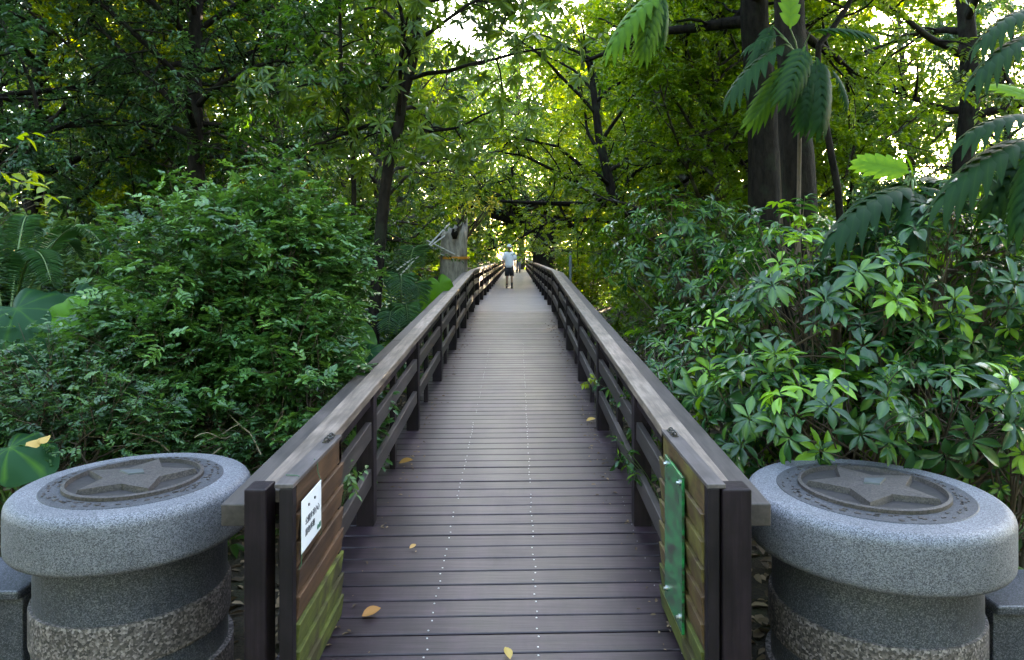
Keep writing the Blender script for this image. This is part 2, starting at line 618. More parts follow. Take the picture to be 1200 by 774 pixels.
def wood_mesh(name, tubes, mat, TP=None, TD=None, TL=None, twig_r=0.004):
    Vs, Fs, n = [], [], 0
    for pts, rad, k in tubes:
        V, F = tube_arrays(np.asarray(pts), rad, k)
        Vs.append(V)
        Fs += [tuple(i + n for i in f) for f in F]
        n += len(V)
    if TP is not None:
        for p, d, l in zip(TP, TD, TL):
            V, F = tube_arrays(np.array([p, p + d * l * 0.5, p + d * l]), np.array([twig_r, twig_r * 0.8, twig_r * 0.4]), 3)
            Vs.append(V)
            Fs += [tuple(i + n for i in f) for f in F]
            n += len(V)
    return mesh_from(name, np.concatenate(Vs), Fs, mat, True)


def spray(rng, TP, TD, TL, kind, m, L, droop=0.25, tip_light=0.25, tone0=0.45, width=0.5):
    """leaves on twigs -> P, D, N, L, W, tone"""
    n = len(TP)
    up = np.array([0, 0, 1.0])
    side = unit(np.cross(TD, up + rng.normal(0, 0.3, (n, 3))))
    if kind == 'alt':
        t = (np.arange(m) + 0.5) / m
        t = np.clip(0.08 + 0.92 * t[None, :] + rng.normal(0, 0.04, (n, m)), 0.02, 1)
        sg = np.where(np.arange(m) % 2 == 0, 1.0, -1.0)[None, :, None]
        P = TP[:, None, :] + TD[:, None, :] * (TL[:, None] * t)[:, :, None]
        P[:, :, 2] -= droop * 0.25 * (TL[:, None] * t * t)
        D = TD[:, None, :] * (0.45 + 0.6 * (t[:, :, None] > 0.92)) + side[:, None, :] * sg * 0.85 + rng.normal(0, 0.28, (n, m, 3))
        D[:, :, 2] -= droop
        N = np.broadcast_to(up, (n, m, 3)) + rng.normal(0, 0.45, (n, m, 3))
    elif kind == 'whorl':
        w = np.cross(TD, side)
        ph = (np.arange(m) / m * 2 * math.pi)[None, :] + rng.uniform(0, 6.28, (n, 1)) + rng.normal(0, 0.12, (n, m))
        rad = np.cos(ph)[:, :, None] * side[:, None, :] + np.sin(ph)[:, :, None] * w[:, None, :]
        P = np.repeat((TP + TD * TL[:, None])[:, None, :], m, 1) + rad * 0.01 - TD[:, None, :] * rng.uniform(0, 0.04, (n, m, 1))
        D = rad * 0.95 + TD[:, None, :] * rng.uniform(0.05, 0.45, (n, 1, 1)) + rng.normal(0, 0.1, (n, m, 3))
        D[:, :, 2] -= droop
        N = np.broadcast_to(TD[:, None, :], (n, m, 3)) * 0.9 + up * 0.4
        t = rng.uniform(0.6, 1, (n, m))
    n_all = n * m
    Ln = L * rng.uniform(0.7, 1.2, n_all)
    tone = tone0 + rng.normal(0, 0.13, n_all) + tip_light * (t.reshape(-1) - 0.6) + np.repeat(rng.normal(0, 0.10, n), m)
    W = width * rng.uniform(0.85, 1.15, n_all)
    return P.reshape(-1, 3), D.reshape(-1, 3), np.asarray(N).reshape(-1, 3), Ln, W, tone


def straight_trunk(rng, h, lean=(0, 0), n=8, wob=0.05, z0=-0.3):
    pts = [np.array([0, 0, z0])]
    for i in range(1, n + 1):
        f = i / n
        pts.append(np.array([lean[0] * f + rng.normal(0, wob), lean[1] * f + rng.normal(0, wob), z0 + (h - z0) * f]))
    return np.array(pts)


def plant_thing(name, label, cat, loc, wood_me, crown_me, group=None, wood='trunk', leafy='crown'):
    t = empty(name, loc, label, cat, group)
    if wood_me is not None:
        link(bpy.data.objects.new(wood, wood_me), t)
    link(bpy.data.objects.new(leafy, crown_me), t)
    return t


# ------------------------------------------------------------------ ground
def gz(x, y):
    a = np.clip((np.abs(x) - 2.5) / 10, 0, 1)
    h = -0.06 + 0.45 * a * a * (3 - 2 * a)
    far = np.clip((y - 6) / 20, 0, 1)
    h = h + 0.45 * np.clip((x - 1.5) / 2.2, 0, 1) * np.clip((y - 8) / 5, 0, 1) * np.clip((30 - y) / 8, 0, 1)
    h = h + far * 0.12 + 0.06 * np.sin(x * 0.9 + 1.3) * np.cos(y * 0.7) * np.clip((np.abs(x) - 1.2), 0, 1) * np.clip((y - 4) / 3, 0, 1)
    return h


def deck_z(y):
    return 0.05 * min(y, 15.7)

# ================================================================== SETTING
rng = np.random.default_rng(7)


def ground_mat():
    m, nt, N, L, b = new_mat('forest_floor')
    n = noise(N, L, 3.0, 8, 0.7)
    n2 = noise(N, L, 45, 5, 0.7)
    r = ramp(N, [(0.3, (0.02, 0.016, 0.010)), (0.5, (0.045, 0.034, 0.02)), (0.68, (0.03, 0.045, 0.014))])
    L.new(n.outputs['Fac'], r.inputs[0])
    r2 = ramp(N, [(0.3, (0.6, 0.6, 0.6)), (0.7, (1.5, 1.35, 1.15))])
    L.new(n2.outputs['Fac'], r2.inputs[0])
    L.new(mixc(N, L, r.outputs[0], r2.outputs[0], 1.0, 'MULTIPLY'), b.inputs['Base Color'])
    b.inputs['Roughness'].default_value = 0.95
    bump(N, L, b, n2.outputs['Fac'], 0.8, 0.05)
    return m


def build_ground():
    xs = np.unique(np.concatenate([np.linspace(-600, -40, 12), np.linspace(-40, 40, 81), np.linspace(40, 600, 12)]))
    ys = np.unique(np.concatenate([np.linspace(-600, -20, 10), np.linspace(-20, 80, 101), np.linspace(80, 900, 14)]))
    X, Y = np.meshgrid(xs, ys)
    Z = gz(X, Y)
    V = np.stack([X, Y, Z], -1).reshape(-1, 3)
    w = len(xs)
    F = [(j * w + i, j * w + i + 1, (j + 1) * w + i + 1, (j + 1) * w + i) for j in range(len(ys) - 1) for i in range(w - 1)]
    o = obj('ground', V, F, ground_mat(), smooth=True)
    tag(o, 'brown forest floor under the trees', None, kind='structure')


build_ground()

# entrance paving the ramp starts from (in front of the picture, under the camera)
mb = MB()
for i in range(-7, 8):
    for j in range(-12, 4):
        mb.box(i * 0.6 + 0.004, i * 0.6 + 0.596, j * 0.45 + 0.004, j * 0.45 + 0.446, -0.2, 0.03, rng.uniform(0.3, 0.7))
o = mb.build('pavement', M['granite_dark'])
tag(o, 'grey granite paving before the ramp', kind='structure')

# deck: boards laid across, slightly skewed; the ramp up to y = 15.7, level after it
SK = math.tan(R(1.6))
DX0, DX1 = -1.12, 0.95


def board(mb, y, w, zf, t, x0=DX0, x1=DX1, th=0.04):
    V = []
    for z in (-th, 0):
        for (x, dy) in ((x0, 0), (x1, 0), (x1, w), (x0, w)):
            yy = y + dy + x * SK
            V.append((x, yy, zf(yy) + z))
    mb.hexa(V, t)


mb = MB()
y = 1.9
nails = MB()
while y < 15.62:
    dz = rng.uniform(-0.002, 0.002)
    board(mb, y, 0.144 + rng.uniform(-0.003, 0.002), lambda q, dz=dz: 0.05 * q + dz, float(np.clip(rng.normal(0.5, 0.2), 0, 1)))
    for x in (-0.433, 0.103, 0.77):
        for dy in (0.03, 0.117):
            if x > 0.5 and rng.random() < 0.6: continue
            if rng.random() < 0.06 + max(0, (y - 5) / 9): continue
            xx, yy = x + rng.normal(0, 0.004), y + dy + x * SK + rng.normal(0, 0.004)
            rr = 0.0048 * (1 if x < 0.5 else 0.6)
            nails.lathe([(rr, 0.05 * yy + dz + 0.0005), (rr, 0.05 * yy + dz + 0.003)], (xx, yy, 0), 6)
    y += 0.155
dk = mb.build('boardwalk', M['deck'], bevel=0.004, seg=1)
tag(dk, 'dark planked boardwalk ramp rising into the forest', kind='structure')
nails.build('nail_row', M['nail'], dk)
mb = MB()
for x in (-1.02, -0.08, 0.85):
    mb.hexa([(x - .05, 1.95, -.15), (x + .05, 1.95, -.15), (x + .05, 15.7, .55), (x - .05, 15.7, .55),
             (x - .05, 1.95, .05), (x + .05, 1.95, .05), (x + .05, 15.7, .737), (x - .05, 15.7, .737)])
mb.build('joist', M['post'], dk)

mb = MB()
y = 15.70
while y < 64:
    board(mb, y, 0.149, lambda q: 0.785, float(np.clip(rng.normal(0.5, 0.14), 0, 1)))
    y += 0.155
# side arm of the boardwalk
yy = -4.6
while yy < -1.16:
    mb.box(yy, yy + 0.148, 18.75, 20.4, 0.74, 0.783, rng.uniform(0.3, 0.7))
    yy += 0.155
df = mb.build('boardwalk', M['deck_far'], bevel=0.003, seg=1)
tag(df, 'pale level boardwalk running on through the forest', kind='structure')
mb = MB()
for x in (-1.02, 0.85):
    mb.box(x - .05, x + .05, 15.72, 64, 0.5, 0.738)
mb.build('joist', M['post'], df)
mb = MB()
yy = 17.5
while yy < 64:
    for x in (-1.02, 0.85):
        mb.box(x - .07, x + .07, yy - .07, yy + .07, -0.4, 0.5)
    yy += 4.2
mb.build('pier', M['post'], df)


# ================================================================== RAILINGS
def ext(mb, x0, x1, o0, o1, pts, t=None):
    """box section swept along (y, z) points"""
    for (ya, za), (yb, zb) in zip(pts[:-1], pts[1:]):
        mb.hexa([(x0, ya, za + o0), (x1, ya, za + o0), (x1, yb, zb + o0), (x0, yb, zb + o0),
                 (x0, ya, za + o1), (x1, ya, za + o1), (x1, yb, zb + o1), (x0, yb, zb + o1)],
                rng.uniform(0.3, 0.75) if t is None else t)


def railing(sgn, xin, label, y_end=62.0):
    """sgn -1: left of the walk; xin = inner face of the posts"""
    s = sgn
    t = empty('wooden_railing', (xin, 2.75, deck_z(2.75)), label, 'railing', 'railings of the boardwalk')

    def X(a, b):
        q = sorted((xin + s * a, xin + s * b))
        return q[0], q[1]
    ys = [2.80, 4.7, 6.82, 8.9, 11.05, 13.25, 15.62]
    yy = 17.75
    while yy < y_end:
        ys.append(yy)
        yy += 2.12
    # end post at the entrance
    mb = MB()
    pw = (0.036, 0.123) if s < 0 else (0.03, 0.145)
    x0, x1 = X(*pw)
    mb.box(x0, x1, 2.75, 2.865, -0.1, 1.11)
    mb.build('end_post', M['post'], t, bevel=0.006)
    # line posts
    for k, yp in enumerate(ys[1:]):
        mb = MB()
        z = deck_z(yp)
        x0, x1 = X(0.0, 0.115)
        mb.box(x0, x1, yp - 0.055, yp + 0.055, z - 0.35, z + 0.868, rng.uniform(0.35, 0.65))
        mb.build('post', M['post'], t, bevel=0.004 if k < 6 else 0)
    for k, (ya, yb) in enumerate(zip(ys[:-1], ys[1:])):
        mb = MB()
        ym = (ya + yb) / 2
        z = deck_z(ym)
        x0, x1 = X(0.045, 0.09)
        mb.box(x0, x1, ym - 0.035, ym + 0.035, z - 0.22, z + 0.866, rng.uniform(0.35, 0.65))
        mb.build('baluster', M['post'], t, bevel=0.003 if k < 6 else 0)
    # rails
    prof = [(yp, deck_z(yp)) for yp in ys]
    prof[0] = (2.87, deck_z(2.87))
    prof.append((y_end, 0.785))
    for h in (0.27, 0.58):
        mb = MB()
        for a, b in zip(prof[:-1], prof[1:]):
            ya, yb = a[0] + 0.058, b[0] - 0.058
            x0, x1 = X(0.012, 0.052)
            ext(mb, x0, x1, h, h + 0.115, [(ya, deck_z(ya)), (yb, deck_z(yb))])
        mb.build('mid_rail', M['rail_mid'], t, bevel=0.004)
    # handrail plank and the beam outside it, boards butted every two bays
    hr = MB()
    bm = MB()
    br = prof[::2] if prof[::2][-1] == prof[-1] else prof[::2] + [prof[-1]]
    for a, b in zip(br[:-1], br[1:]):
        pts = [(a[0] + 0.002, a[1])] + ([(15.7, 0.785)] if a[0] < 15.6 < b[0] - 0.2 else []) + [(b[0] - 0.002, b[1])]
        q = rng.uniform(0.35, 0.7)
        x0, x1 = X(-0.006, 0.122)
        ext(hr, x0, x1, 0.872, 0.925 + rng.uniform(-0.002, 0.002), pts, q)
        x0, x1 = X(0.125, 0.265)
        ext(bm, x0, x1, 0.775, 0.868 + rng.uniform(-0.002, 0.002), pts, rng.uniform(0.35, 0.65))
    hr.build('handrail', M['rail_top'], t, bevel=0.006)
    bm.build('outer_beam', M['beam'], t, bevel=0.006)
    # dark bearer under the handrail plank
    mb = MB()
    for a, b in zip(prof[:-1], prof[1:]):
        x0, x1 = X(0.02, 0.10)
        ext(mb, x0, x1, 0.80, 0.869, [(a[0] + 0.058, deck_z(a[0] + 0.058)), (b[0] - 0.058, deck_z(b[0] - 0.058))])
    mb.build('bearer', M['post'], t)
    return t


railing(-1, -0.95, 'dark timber railing behind the gate with the white notice')
railing(1, 0.78, 'dark timber railing behind the gate with the green board')

# crumbs of leaf and twig caught along the edges of the planks
ne = 420
xe = np.where(rng.random(ne) < .5, -.93 + rng.gamma(1.2, .05, ne), .76 - rng.gamma(1.2, .05, ne))
ye = rng.uniform(2.6, 15, ne)
Pe = np.stack([xe, ye, .05 * ye + .006], -1)
De = rng.normal(0, 1, (ne, 3)); De[:, 2] = .05
tag(link(bpy.data.objects.new('leaf_debris', leaves_mesh('leaf_debris', Pe, De, np.array([0, 0, 1.]) + rng.normal(0, .3, (ne, 3)), rng.uniform(.012, .045, ne), .45, rng.random(ne), T6, M['litter']))), 'crumbs of dead leaf along the plank edges', kind='stuff')

# side arm railing seen behind the stump
t = empty('wooden_railing', (-1.25, 18.7, 0.785), 'short stretch of railing turning off behind the strapped stump', 'railing', None)
for x in (-2.6, -4.3):
    mb = MB(); mb.box(x - .055, x + .055, 18.64, 18.75, 0.3, 1.66); mb.build('post', M['post'], t)
for h in (0.27, 0.58):
    mb = MB(); mb.box(-4.5, -1.22, 18.66, 18.70, .785 + h, .785 + h + .11); mb.build('mid_rail', M['rail_mid'], t)
mb = MB(); mb.box(-4.5, -1.22, 18.62, 18.76, 1.664, 1.715); mb.build('handrail', M['rail_top'], t, bevel=.005)


# ================================================================== GATES
def gate(s, xf, y0, y1, label):
    """leaf swung open against the railing; xf = face towards the walk"""
    t = empty('timber_gate', (xf, y0, 0.16), label, 'gate', 'open gate leaves at the ramp')

    def X(a, b):
        q = sorted((xf + s * a, xf + s * b))
        return q[0], q[1]
    zt = 1.128
    x0, x1 = X(-0.002, 0.052) if s < 0 else X(-0.002, 0.046)
    mb = MB(); mb.box(x0, x1, y0, y0 + 0.05, 0.19, zt - 0.018); mb.build('frame_post', M['gate_frame'], t, bevel=.004)
    mb = MB(); mb.box(x0, x1, y1 - 0.05, y1, 0.21, zt - 0.018); mb.build('frame_post', M['gate_frame'], t, bevel=.004)
    n = 8
    pz = np.linspace(zt - 0.02, 0.22, n + 1)
    groups = {}
    for i in range(n):
        kind = ('moss' if i >= n - 3 else 'plain') if s < 0 else ('moss' if i >= n - 2 else 'lich')
        z1, z0 = pz[i] - (0.006 if i else 0), pz[i + 1]
        top_out = 0.016 if i else 0.002
        q0, q1 = xf - s * 0.002, xf - s * top_out           # bottom edge, top edge of the face
        b0 = xf + s * 0.012
        ya, yb = y0 + 0.052, y1 + rng.uniform(-0.004, 0.004)
        dzb = rng.uniform(-0.003, 0.003)
        V = [(b0, ya, z0), (q0, ya, z0), (q0, yb, z0 + dzb), (b0, yb, z0 + dzb), (b0, ya, z1), (q1, ya, z1), (q1, yb, z1 + dzb), (b0, yb, z1 + dzb)]
        if s > 0:
            V = [V[k] for k in (1, 0, 3, 2, 5, 4, 7, 6)]
        groups.setdefault(kind, MB()).hexa([tuple(v) for v in V], rng.uniform(0.3, 0.75))
    for kind, mb in groups.items():
        o = mb.build({'moss': 'mossy_panel', 'plain': 'board_panel', 'lich': 'board_panel'}[kind],
                     M[{'moss': 'gate_moss', 'plain': 'gate', 'lich': 'gate_lich'}[kind]], t, bevel=.003)
        if kind == 'moss': o['label'] = 'green mossy boards at the foot of the gate'
    x0, x1 = X(-0.004, 0.07)
    mb = MB(); mb.box(x0, x1, y0, y1, zt - 0.017, zt); mb.build('top_cap', M['gate_cap'], t, bevel=.003)
    # sliding latch on the cap
    mb = MB()
    xc = xf + s * 0.035
    mb.box(xc - .016, xc + .016, y1 - .16, y1 - .02, zt, zt + .004)
    for q in (0.135, 0.09, 0.05):
        ang = np.linspace(0, math.pi, 9)
        mb.tube([(xc + .013 * math.cos(a), y1 - q, zt + .003 + .018 * math.sin(a)) for a in ang], 0.0035, 6)
    mb.tube([(xc, y1 - .17, zt + .011), (xc, y1 - .03, zt + .011)], 0.006, 8)
    mb.tube([(xc, y1 - .12, zt + .011), (xc - s * .03, y1 - .12, zt + .02)], 0.004, 6)
    mb.build('latch', M['dark_metal'], t, smooth=False)
    return t


gate(-1, -0.886, 2.76, 3.53, 'open gate leaf with brown boards and the white notice')
gate(1, 0.755, 2.76, 3.64, 'open gate leaf with yellowed boards and the green board')

# white notice tied to the gate
nx = -0.866
t = empty('notice_sheet', (nx, 2.95, 0.93), 'white rectangular notice with dark lettering tied to the gate', 'notice')
mb = MB(); mb.box(nx, nx + 0.003, 2.81, 3.09, 0.83, 1.042); mb.build('sheet', M['white'], t, bevel=.001)


def lettering(txt, size, loc, mat, parent, name='lettering'):
    cu = bpy.data.curves.new(name, 'FONT')
    cu.body = txt
    cu.size = size
    cu.extrude = 0.0006
    ob = bpy.data.objects.new('tmp', cu)
    COL.objects.link(ob)
    dg = bpy.context.evaluated_depsgraph_get()
    me = bpy.data.meshes.new_from_object(ob.evaluated_get(dg))
    COL.objects.unlink(ob)
    bpy.data.objects.remove(ob)
    me.materials.clear()
    me.materials.append(mat)
    o = bpy.data.objects.new(name, me)
    link(o, parent)
    o.location = Vector(loc) - Vector(parent.location)
    o.rotation_euler = (R(90), 0, R(90))
    return o


lettering('公園步道小心', 0.034, (nx + .0038, 2.855, 0.930), M['ink'], t)
lettering('請勿奔跑', 0.034, (nx + .0038, 2.855, 0.885), M['ink'], t)
mb = MB()
mb.lathe([(0.011, 0), (0.011, 0.001)], (0, 0, 0), 16)
mb.add([(0.016, -0.012, 0), (0.045, -0.012, 0), (0.045, 0.012, 0), (0.016, 0.012, 0)], [(0, 1, 2, 3)])
V = [(nx + .004 + v[2], 3.035 + v[0], 0.855 + v[1]) for v in mb.V]
obj('emblem', V, mb.F, M['print_green'], t)
for yp in (2.90, 2.985):
    mb = MB()
    mb.tube([(nx + .003, yp, 1.0), (nx + .008, yp, 1.0)], 0.006, 8)
    mb.build('pin', M['dark_metal'], t)
mb = MB()
mb.tube([(nx + .002, 3.085, 1.04), (nx - .012, 3.09, 1.075), (nx - .017, 3.095, 1.12), (nx - .03, 3.095, 1.132)], 0.0018, 5)
mb.tube([(nx + .002, 3.085, .835), (nx - .0, 3.10, .80), (nx - .014, 3.12, .78)], 0.0018, 5)
mb.tube([(nx + .002, 2.815, .835), (nx + .001, 2.81, .79), (nx - .014, 2.815, .76)], 0.0018, 5)
mb.tube([(nx - .02, 2.85, 1.131), (nx - .03, 2.86, 1.132), (nx - .08, 2.87, 1.131)], 0.0018, 5)
mb.build('tie_cord', M['cord'], t)

# green board bolted to the other gate
gx = 0.735
t = empty('sign_board', (gx, 3.23, 0.7), 'tall glossy green board bolted to the gate', 'board')
mb = MB(); mb.box(gx - 0.012, gx, 3.06, 3.42, 0.37, 1.06); mb.build('panel', M['green_board'], t, bevel=.002)
for (yp, zp) in ((3.10, 1.025), (3.37, 1.03), (3.10, .43), (3.37, .43)):
    mb = MB()
    mb.tube([(gx - .012, yp, zp), (gx - .018, yp, zp)], 0.013, 12)
    mb.tube([(gx - .018, yp, zp), (gx - .028, yp, zp)], 0.007, 6)
    mb.build('bolt', M['steel'], t)


# ================================================================== PILLARS
def round_prof(R0, zb, zt, r):
    p = [(R0 - 0.03, zb), (R0 - 0.010, zb + 0.004), (R0 - .002, zb + 0.016), (R0, zb + 0.035)]
    for a in np.linspace(0, math.pi / 2, 9):
        p.append((R0 - r + r * math.cos(a), zt - r + r * math.sin(a)))
    return p


def pillar(cx, cy, R0, spin, label, wall_to):
    t = empty('stone_pillar', (cx, cy, 0), label, 'pillar', 'round stone pillars at the ramp')
    c = (cx, cy, 0)
    zt, zb = 0.928, 0.685
    mb = MB(); mb.lathe(round_prof(R0, zb, zt, 0.052), c, 96); mb.build('cap', M['granite'], t, smooth=True)
    rn = R0 * 0.79
    mb = MB(); mb.lathe([(rn, 0.43), (rn, zb + 0.002)], c, 80); o = mb.build('neck', M['granite_dark'], t, smooth=False)
    mb = MB(); mb.lathe([(rn + .012, 0.245), (rn + .016, 0.26), (rn + .016, 0.415), (rn + .012, 0.4295)], c, 80); mb.build('pebble_band', M['pebble'], t)
    mb = MB(); mb.lathe([(rn + .004, 0.12), (rn + .004, 0.2445)], c, 80); mb.build('plinth', M['granite_dark'], t)
    mb = MB(); mb.lathe([(rn + .03, -0.1), (rn + .03, 0.1195)], c, 80); mb.build('base', M['pebble'], t)
    # medallion let into the cap
    md = MB()
    ro, ri = R0 * 0.755, R0 * 0.545
    md.lathe([(ro, zt + .0005), (ro - .004, zt + .004), (ri + .02, zt + .004)], c, 80, close=False)
    # marks cut round the ring
    o = md.build('ring', M['ring'], t)
    mk = MB()
    rgp = random.Random(3)
    for k in range(54):
        a = 2 * math.pi * k / 54
        for q in range(rgp.choice((1, 2, 3))):
            rm = ri + .035 + rgp.uniform(0, ro - ri - .055)
            w, h = rgp.uniform(.004, .014), rgp.uniform(.003, .006)
            aa = a + rgp.uniform(-.03, .03)
            ca, sa = math.cos(aa), math.sin(aa)
            B = []
            for z in (zt + .0045, zt + .0075):
                for (u, v) in ((-h, -w), (h, -w), (h, w), (-h, w)):
                    B.append((cx + ca * (rm + u) - sa * v, cy + sa * (rm + u) + ca * v, z))
            mk.hexa(B)
    mk.build('ring_marks', M['medallion'], o)
    md = MB()
    md.lathe([(ri + .0195, zt + .0002), (ri + .0185, zt + .020), (ri + .004, zt + .024), (ri, zt + .003)], c, 80, close=False)
    md.build('rim', M['medallion'], t, smooth=False)
    md = MB(); md.lathe([(ri + .001, zt + .0005), (ri + .001, zt + .003)], c, 64); md.build('recess', M['medallion_dark'], t)
    # five pointed star in relief
    V, F = [], []
    k = 10
    for z, g in ((zt + .0032, 1.0), (zt + .030, 0.95)):
        for j in range(k):
            a = spin + j * math.pi / 5
            r = (ri * 0.97 if j % 2 == 0 else ri * 0.50) * g
            V.append((cx + r * math.cos(a), cy + r * math.sin(a), z))
    V.append((cx, cy, zt + .042))
    for j in range(k):
        F.append((j, (j + 1) % k, k + (j + 1) % k, k + j))
        F.append((k + j, k + (j + 1) % k, 2 * k))
    obj('star', V, F, M['medallion'], t)
    V, F = [], []
    for z, g in ((zt + .03, 1.0), (zt + .046, 0.9)):
        for (a, r) in ((0, .34), (1.5, .15), (3.14, .20), (4.6, .17)):
            V.append((cx + g * r * ri * math.cos(spin + a), cy + g * r * ri * math.sin(spin + a), z))
    F = [(0, 1, 5, 4), (1, 2, 6, 5), (2, 3, 7, 6), (3, 0, 4, 7), (4, 5, 6, 7)]
    obj('inlay', V, F, M['medallion_blue'], t)
    # dark granite wall joining it
    s = 1 if wall_to > cx else -1
    xa = cx + s * (rn - 0.03)
    w = empty('granite_wall', ((xa + wall_to) / 2, cy, 0), 'low dark granite wall beside the pillar next to the ' + ('notice gate' if s < 0 else 'green board gate'), 'wall', 'low walls joining the pillars')
    mb = MB(); mb.box(min(xa + s * .05, wall_to), max(xa + s * .05, wall_to), cy - .16, cy + .16, -0.1, 0.43)
    mb.build('body', M['granite_dark'], w, bevel=.006)
    mb = MB(); mb.box(min(xa + s * .05, wall_to), max(xa + s * .05, wall_to), cy - .19, cy + .19, 0.4305, 0.475)
    mb.build('coping', M['granite_dark'], w, bevel=.012)
    return t


pillar(-1.87, 3.43, 0.53, 2.9, 'round speckled granite pillar with fully open star medallion', -5.2)
pillar(1.67, 3.29, 0.56, 0.45, 'round speckled granite pillar with leaves drooping over its star medallion', 5.0)

# ================================================================== VEGETATION
def bush_points(rng, n, rad, lumps=14, inner=0.5, low=-0.55, sharp=5.0):
    """twig starts inside a lumpy ellipsoid (centred on the origin) and their outward directions"""
    Lk = unit(rng.normal(0, 1, (lumps, 3)))
    amp = rng.uniform(0.12, 0.50, lumps)
    d = unit(rng.normal(0, 1, (n * 3, 3)))
    d = d[d[:, 2] > low][:n]
    lump = 0.66 + np.max(amp[None, :] * np.exp(-sharp * (1 - d @ Lk.T)), axis=1)
    r = (inner ** 3 + (1 - inner ** 3) * rng.random(len(d))) ** (1 / 3.0) * lump
    return d * r[:, None] * np.array(rad), unit(d * np.array(rad))


def bush(rng, base, centre, rad, n, stems=14, inner=0.5, low=-0.55, up=0.5, twig=0.22, lumps=14, sharp=5.0):
    """stems from the base to twig starts; returns tubes, TP, TD, TL"""
    P, d = bush_points(rng, n, rad, lumps, inner, low, sharp)
    P = P + np.array(centre)
    TD = unit(d + np.array([0, 0, up]) + rng.normal(0, 0.35, P.shape))
    TL = twig * rng.uniform(0.6, 1.3, len(P))
    tubes = []
    pick = rng.choice(len(P), min(stems * 6, len(P)), replace=False)
    mains = []
    for i in pick[:stems]:
        b = np.array(base) + np.append(rng.normal(0, 0.08, 2) * rad[0], 0)
        m = (b + P[i]) / 2 + rng.normal(0, 0.08, 3) * rad[0] + np.array([0, 0, 0.1 * rad[2]])
        s = np.linspace(0, 1, 7)[:, None]
        pts = (1 - s) ** 2 * b + 2 * s * (1 - s) * m + s * s * P[i]
        tubes.append((pts, np.linspace(0.02, 0.006, 7) * max(0.7, rad[0]), 5))
        mains.append(pts)
    for i in pick[stems:]:
        mp = mains[rng.integers(len(mains))]
        q = mp[rng.integers(2, 6)]
        s = np.linspace(0, 1, 4)[:, None]
        pts = q * (1 - s) + P[i] * s + np.sin(s * math.pi) * rng.normal(0, 0.05, 3)
        tubes.append((pts, np.linspace(0.008, 0.004, 4), 4))
    return tubes, P, TD, TL


def pinnate(rng, TP, TD, TL, q, m, rl, L, width=0.55, droop=0.2, tone0=0.45, tip_light=0.3):
    """q compound leaves on each twig, each with 2-ranked leaflets"""
    P, D, N, Ln, W, tn = spray(rng, TP, TD, TL, 'alt', q, rl, droop, tip_light, tone0)
    n = len(P)
    N = unit(np.array([0, 0, 1.0]) + rng.normal(0, 0.25, (n, 3)))
    D = unit(D)
    side = unit(np.cross(D, N))
    t = np.repeat(np.linspace(0.3, 1.0, (m + 1) // 2), 2)[:m]
    sg = np.where(np.arange(m) % 2 == 0, 1.0, -1.0)
    last = np.zeros(m)
    last[-1] = 1
    sg = sg * (1 - last)
    PP = P[:, None, :] + D[:, None, :] * (Ln[:, None] * t[None, :])[:, :, None]
    PP[:, :, 2] -= 0.12 * Ln[:, None] * t[None, :] ** 2
    DD = D[:, None, :] * (0.5 + 0.5 * last[None, :, None]) + side[:, None, :] * sg[None, :, None] * 0.9 + rng.normal(0, 0.12, (n, m, 3))
    NN = np.broadcast_to(N[:, None, :], (n, m, 3)) + rng.normal(0, 0.22, (n, m, 3))
    LL = L * rng.uniform(0.75, 1.15, n * m)
    tone = np.repeat(tn, m) + rng.normal(0, 0.06, n * m)
    return PP.reshape(-1, 3), DD.reshape(-1, 3), NN.reshape(-1, 3), LL, np.full(n * m, width), tone


def place(name, label, cat, base, tubes, TPs, leafdata, tpl, wood_mat, leaf_m, group=None, smooth=False, wood='stem', leafy='foliage', twig_r=0.003, twigs=True):
    """a one-off plant built in world coordinates; its Empty stands at the base"""
    b = np.array(base, float)
    tb = [(np.asarray(p) - b, r, k) for p, r, k in tubes]
    TP, TD, TL = TPs
    wm = wood_mesh(name + '_wood', tb, wood_mat, *((TP - b, TD, TL) if twigs else (None, None, None)), twig_r=twig_r)
    P, D, N, Ln, W, tone = leafdata
    lm = leaves_mesh(name + '_leaves', P - b, D, N, Ln, W, tone, tpl, leaf_m, smooth)
    return plant_thing(name, label, cat, tuple(b), wm, lm, group, wood, leafy)


# ------------------------------------------------------------------ near, left: the big small-leaved bush
r1 = np.random.default_rng(11)
def cat_(*parts):
    return tuple(np.concatenate([p[i] for p in parts]) for i in range(len(parts[0])))

def hero_bush(name, label, blobs, base, n, q, m, rl, L, mat, stems, seed, tone0=0.42, width=0.52):
    r = np.random.default_rng(seed)
    tubes, TPs, LD = [], [], []
    tot = sum(b[1][0] * b[1][1] for b in blobs)
    for (c, rad) in blobs:
        k = int(n * rad[0] * rad[1] / tot)
        tb, TP, TD, TL = bush(r, base, c, rad, k, stems=stems, inner=0.55, low=-0.75, up=0.35, twig=0.22, lumps=24, sharp=9)
        tubes += tb
        TPs.append((TP, TD, TL))
        ld = list(pinnate(r, TP, TD, TL, q, m, rl, L, width=width, tone0=tone0))
        ld[5] = ld[5] + np.repeat(np.where(r.random(len(TP)) < .10, .38, 0), q * m)
        keep = r.random(len(ld[0])) > .08
        LD.append(tuple(np.broadcast_to(z, (len(keep),) + np.shape(z)[1:])[keep] for z in ld))
    return place(name, label, 'bush', base, tubes, cat_(*TPs), cat_(*LD), T6, M['stem_brown'], mat)


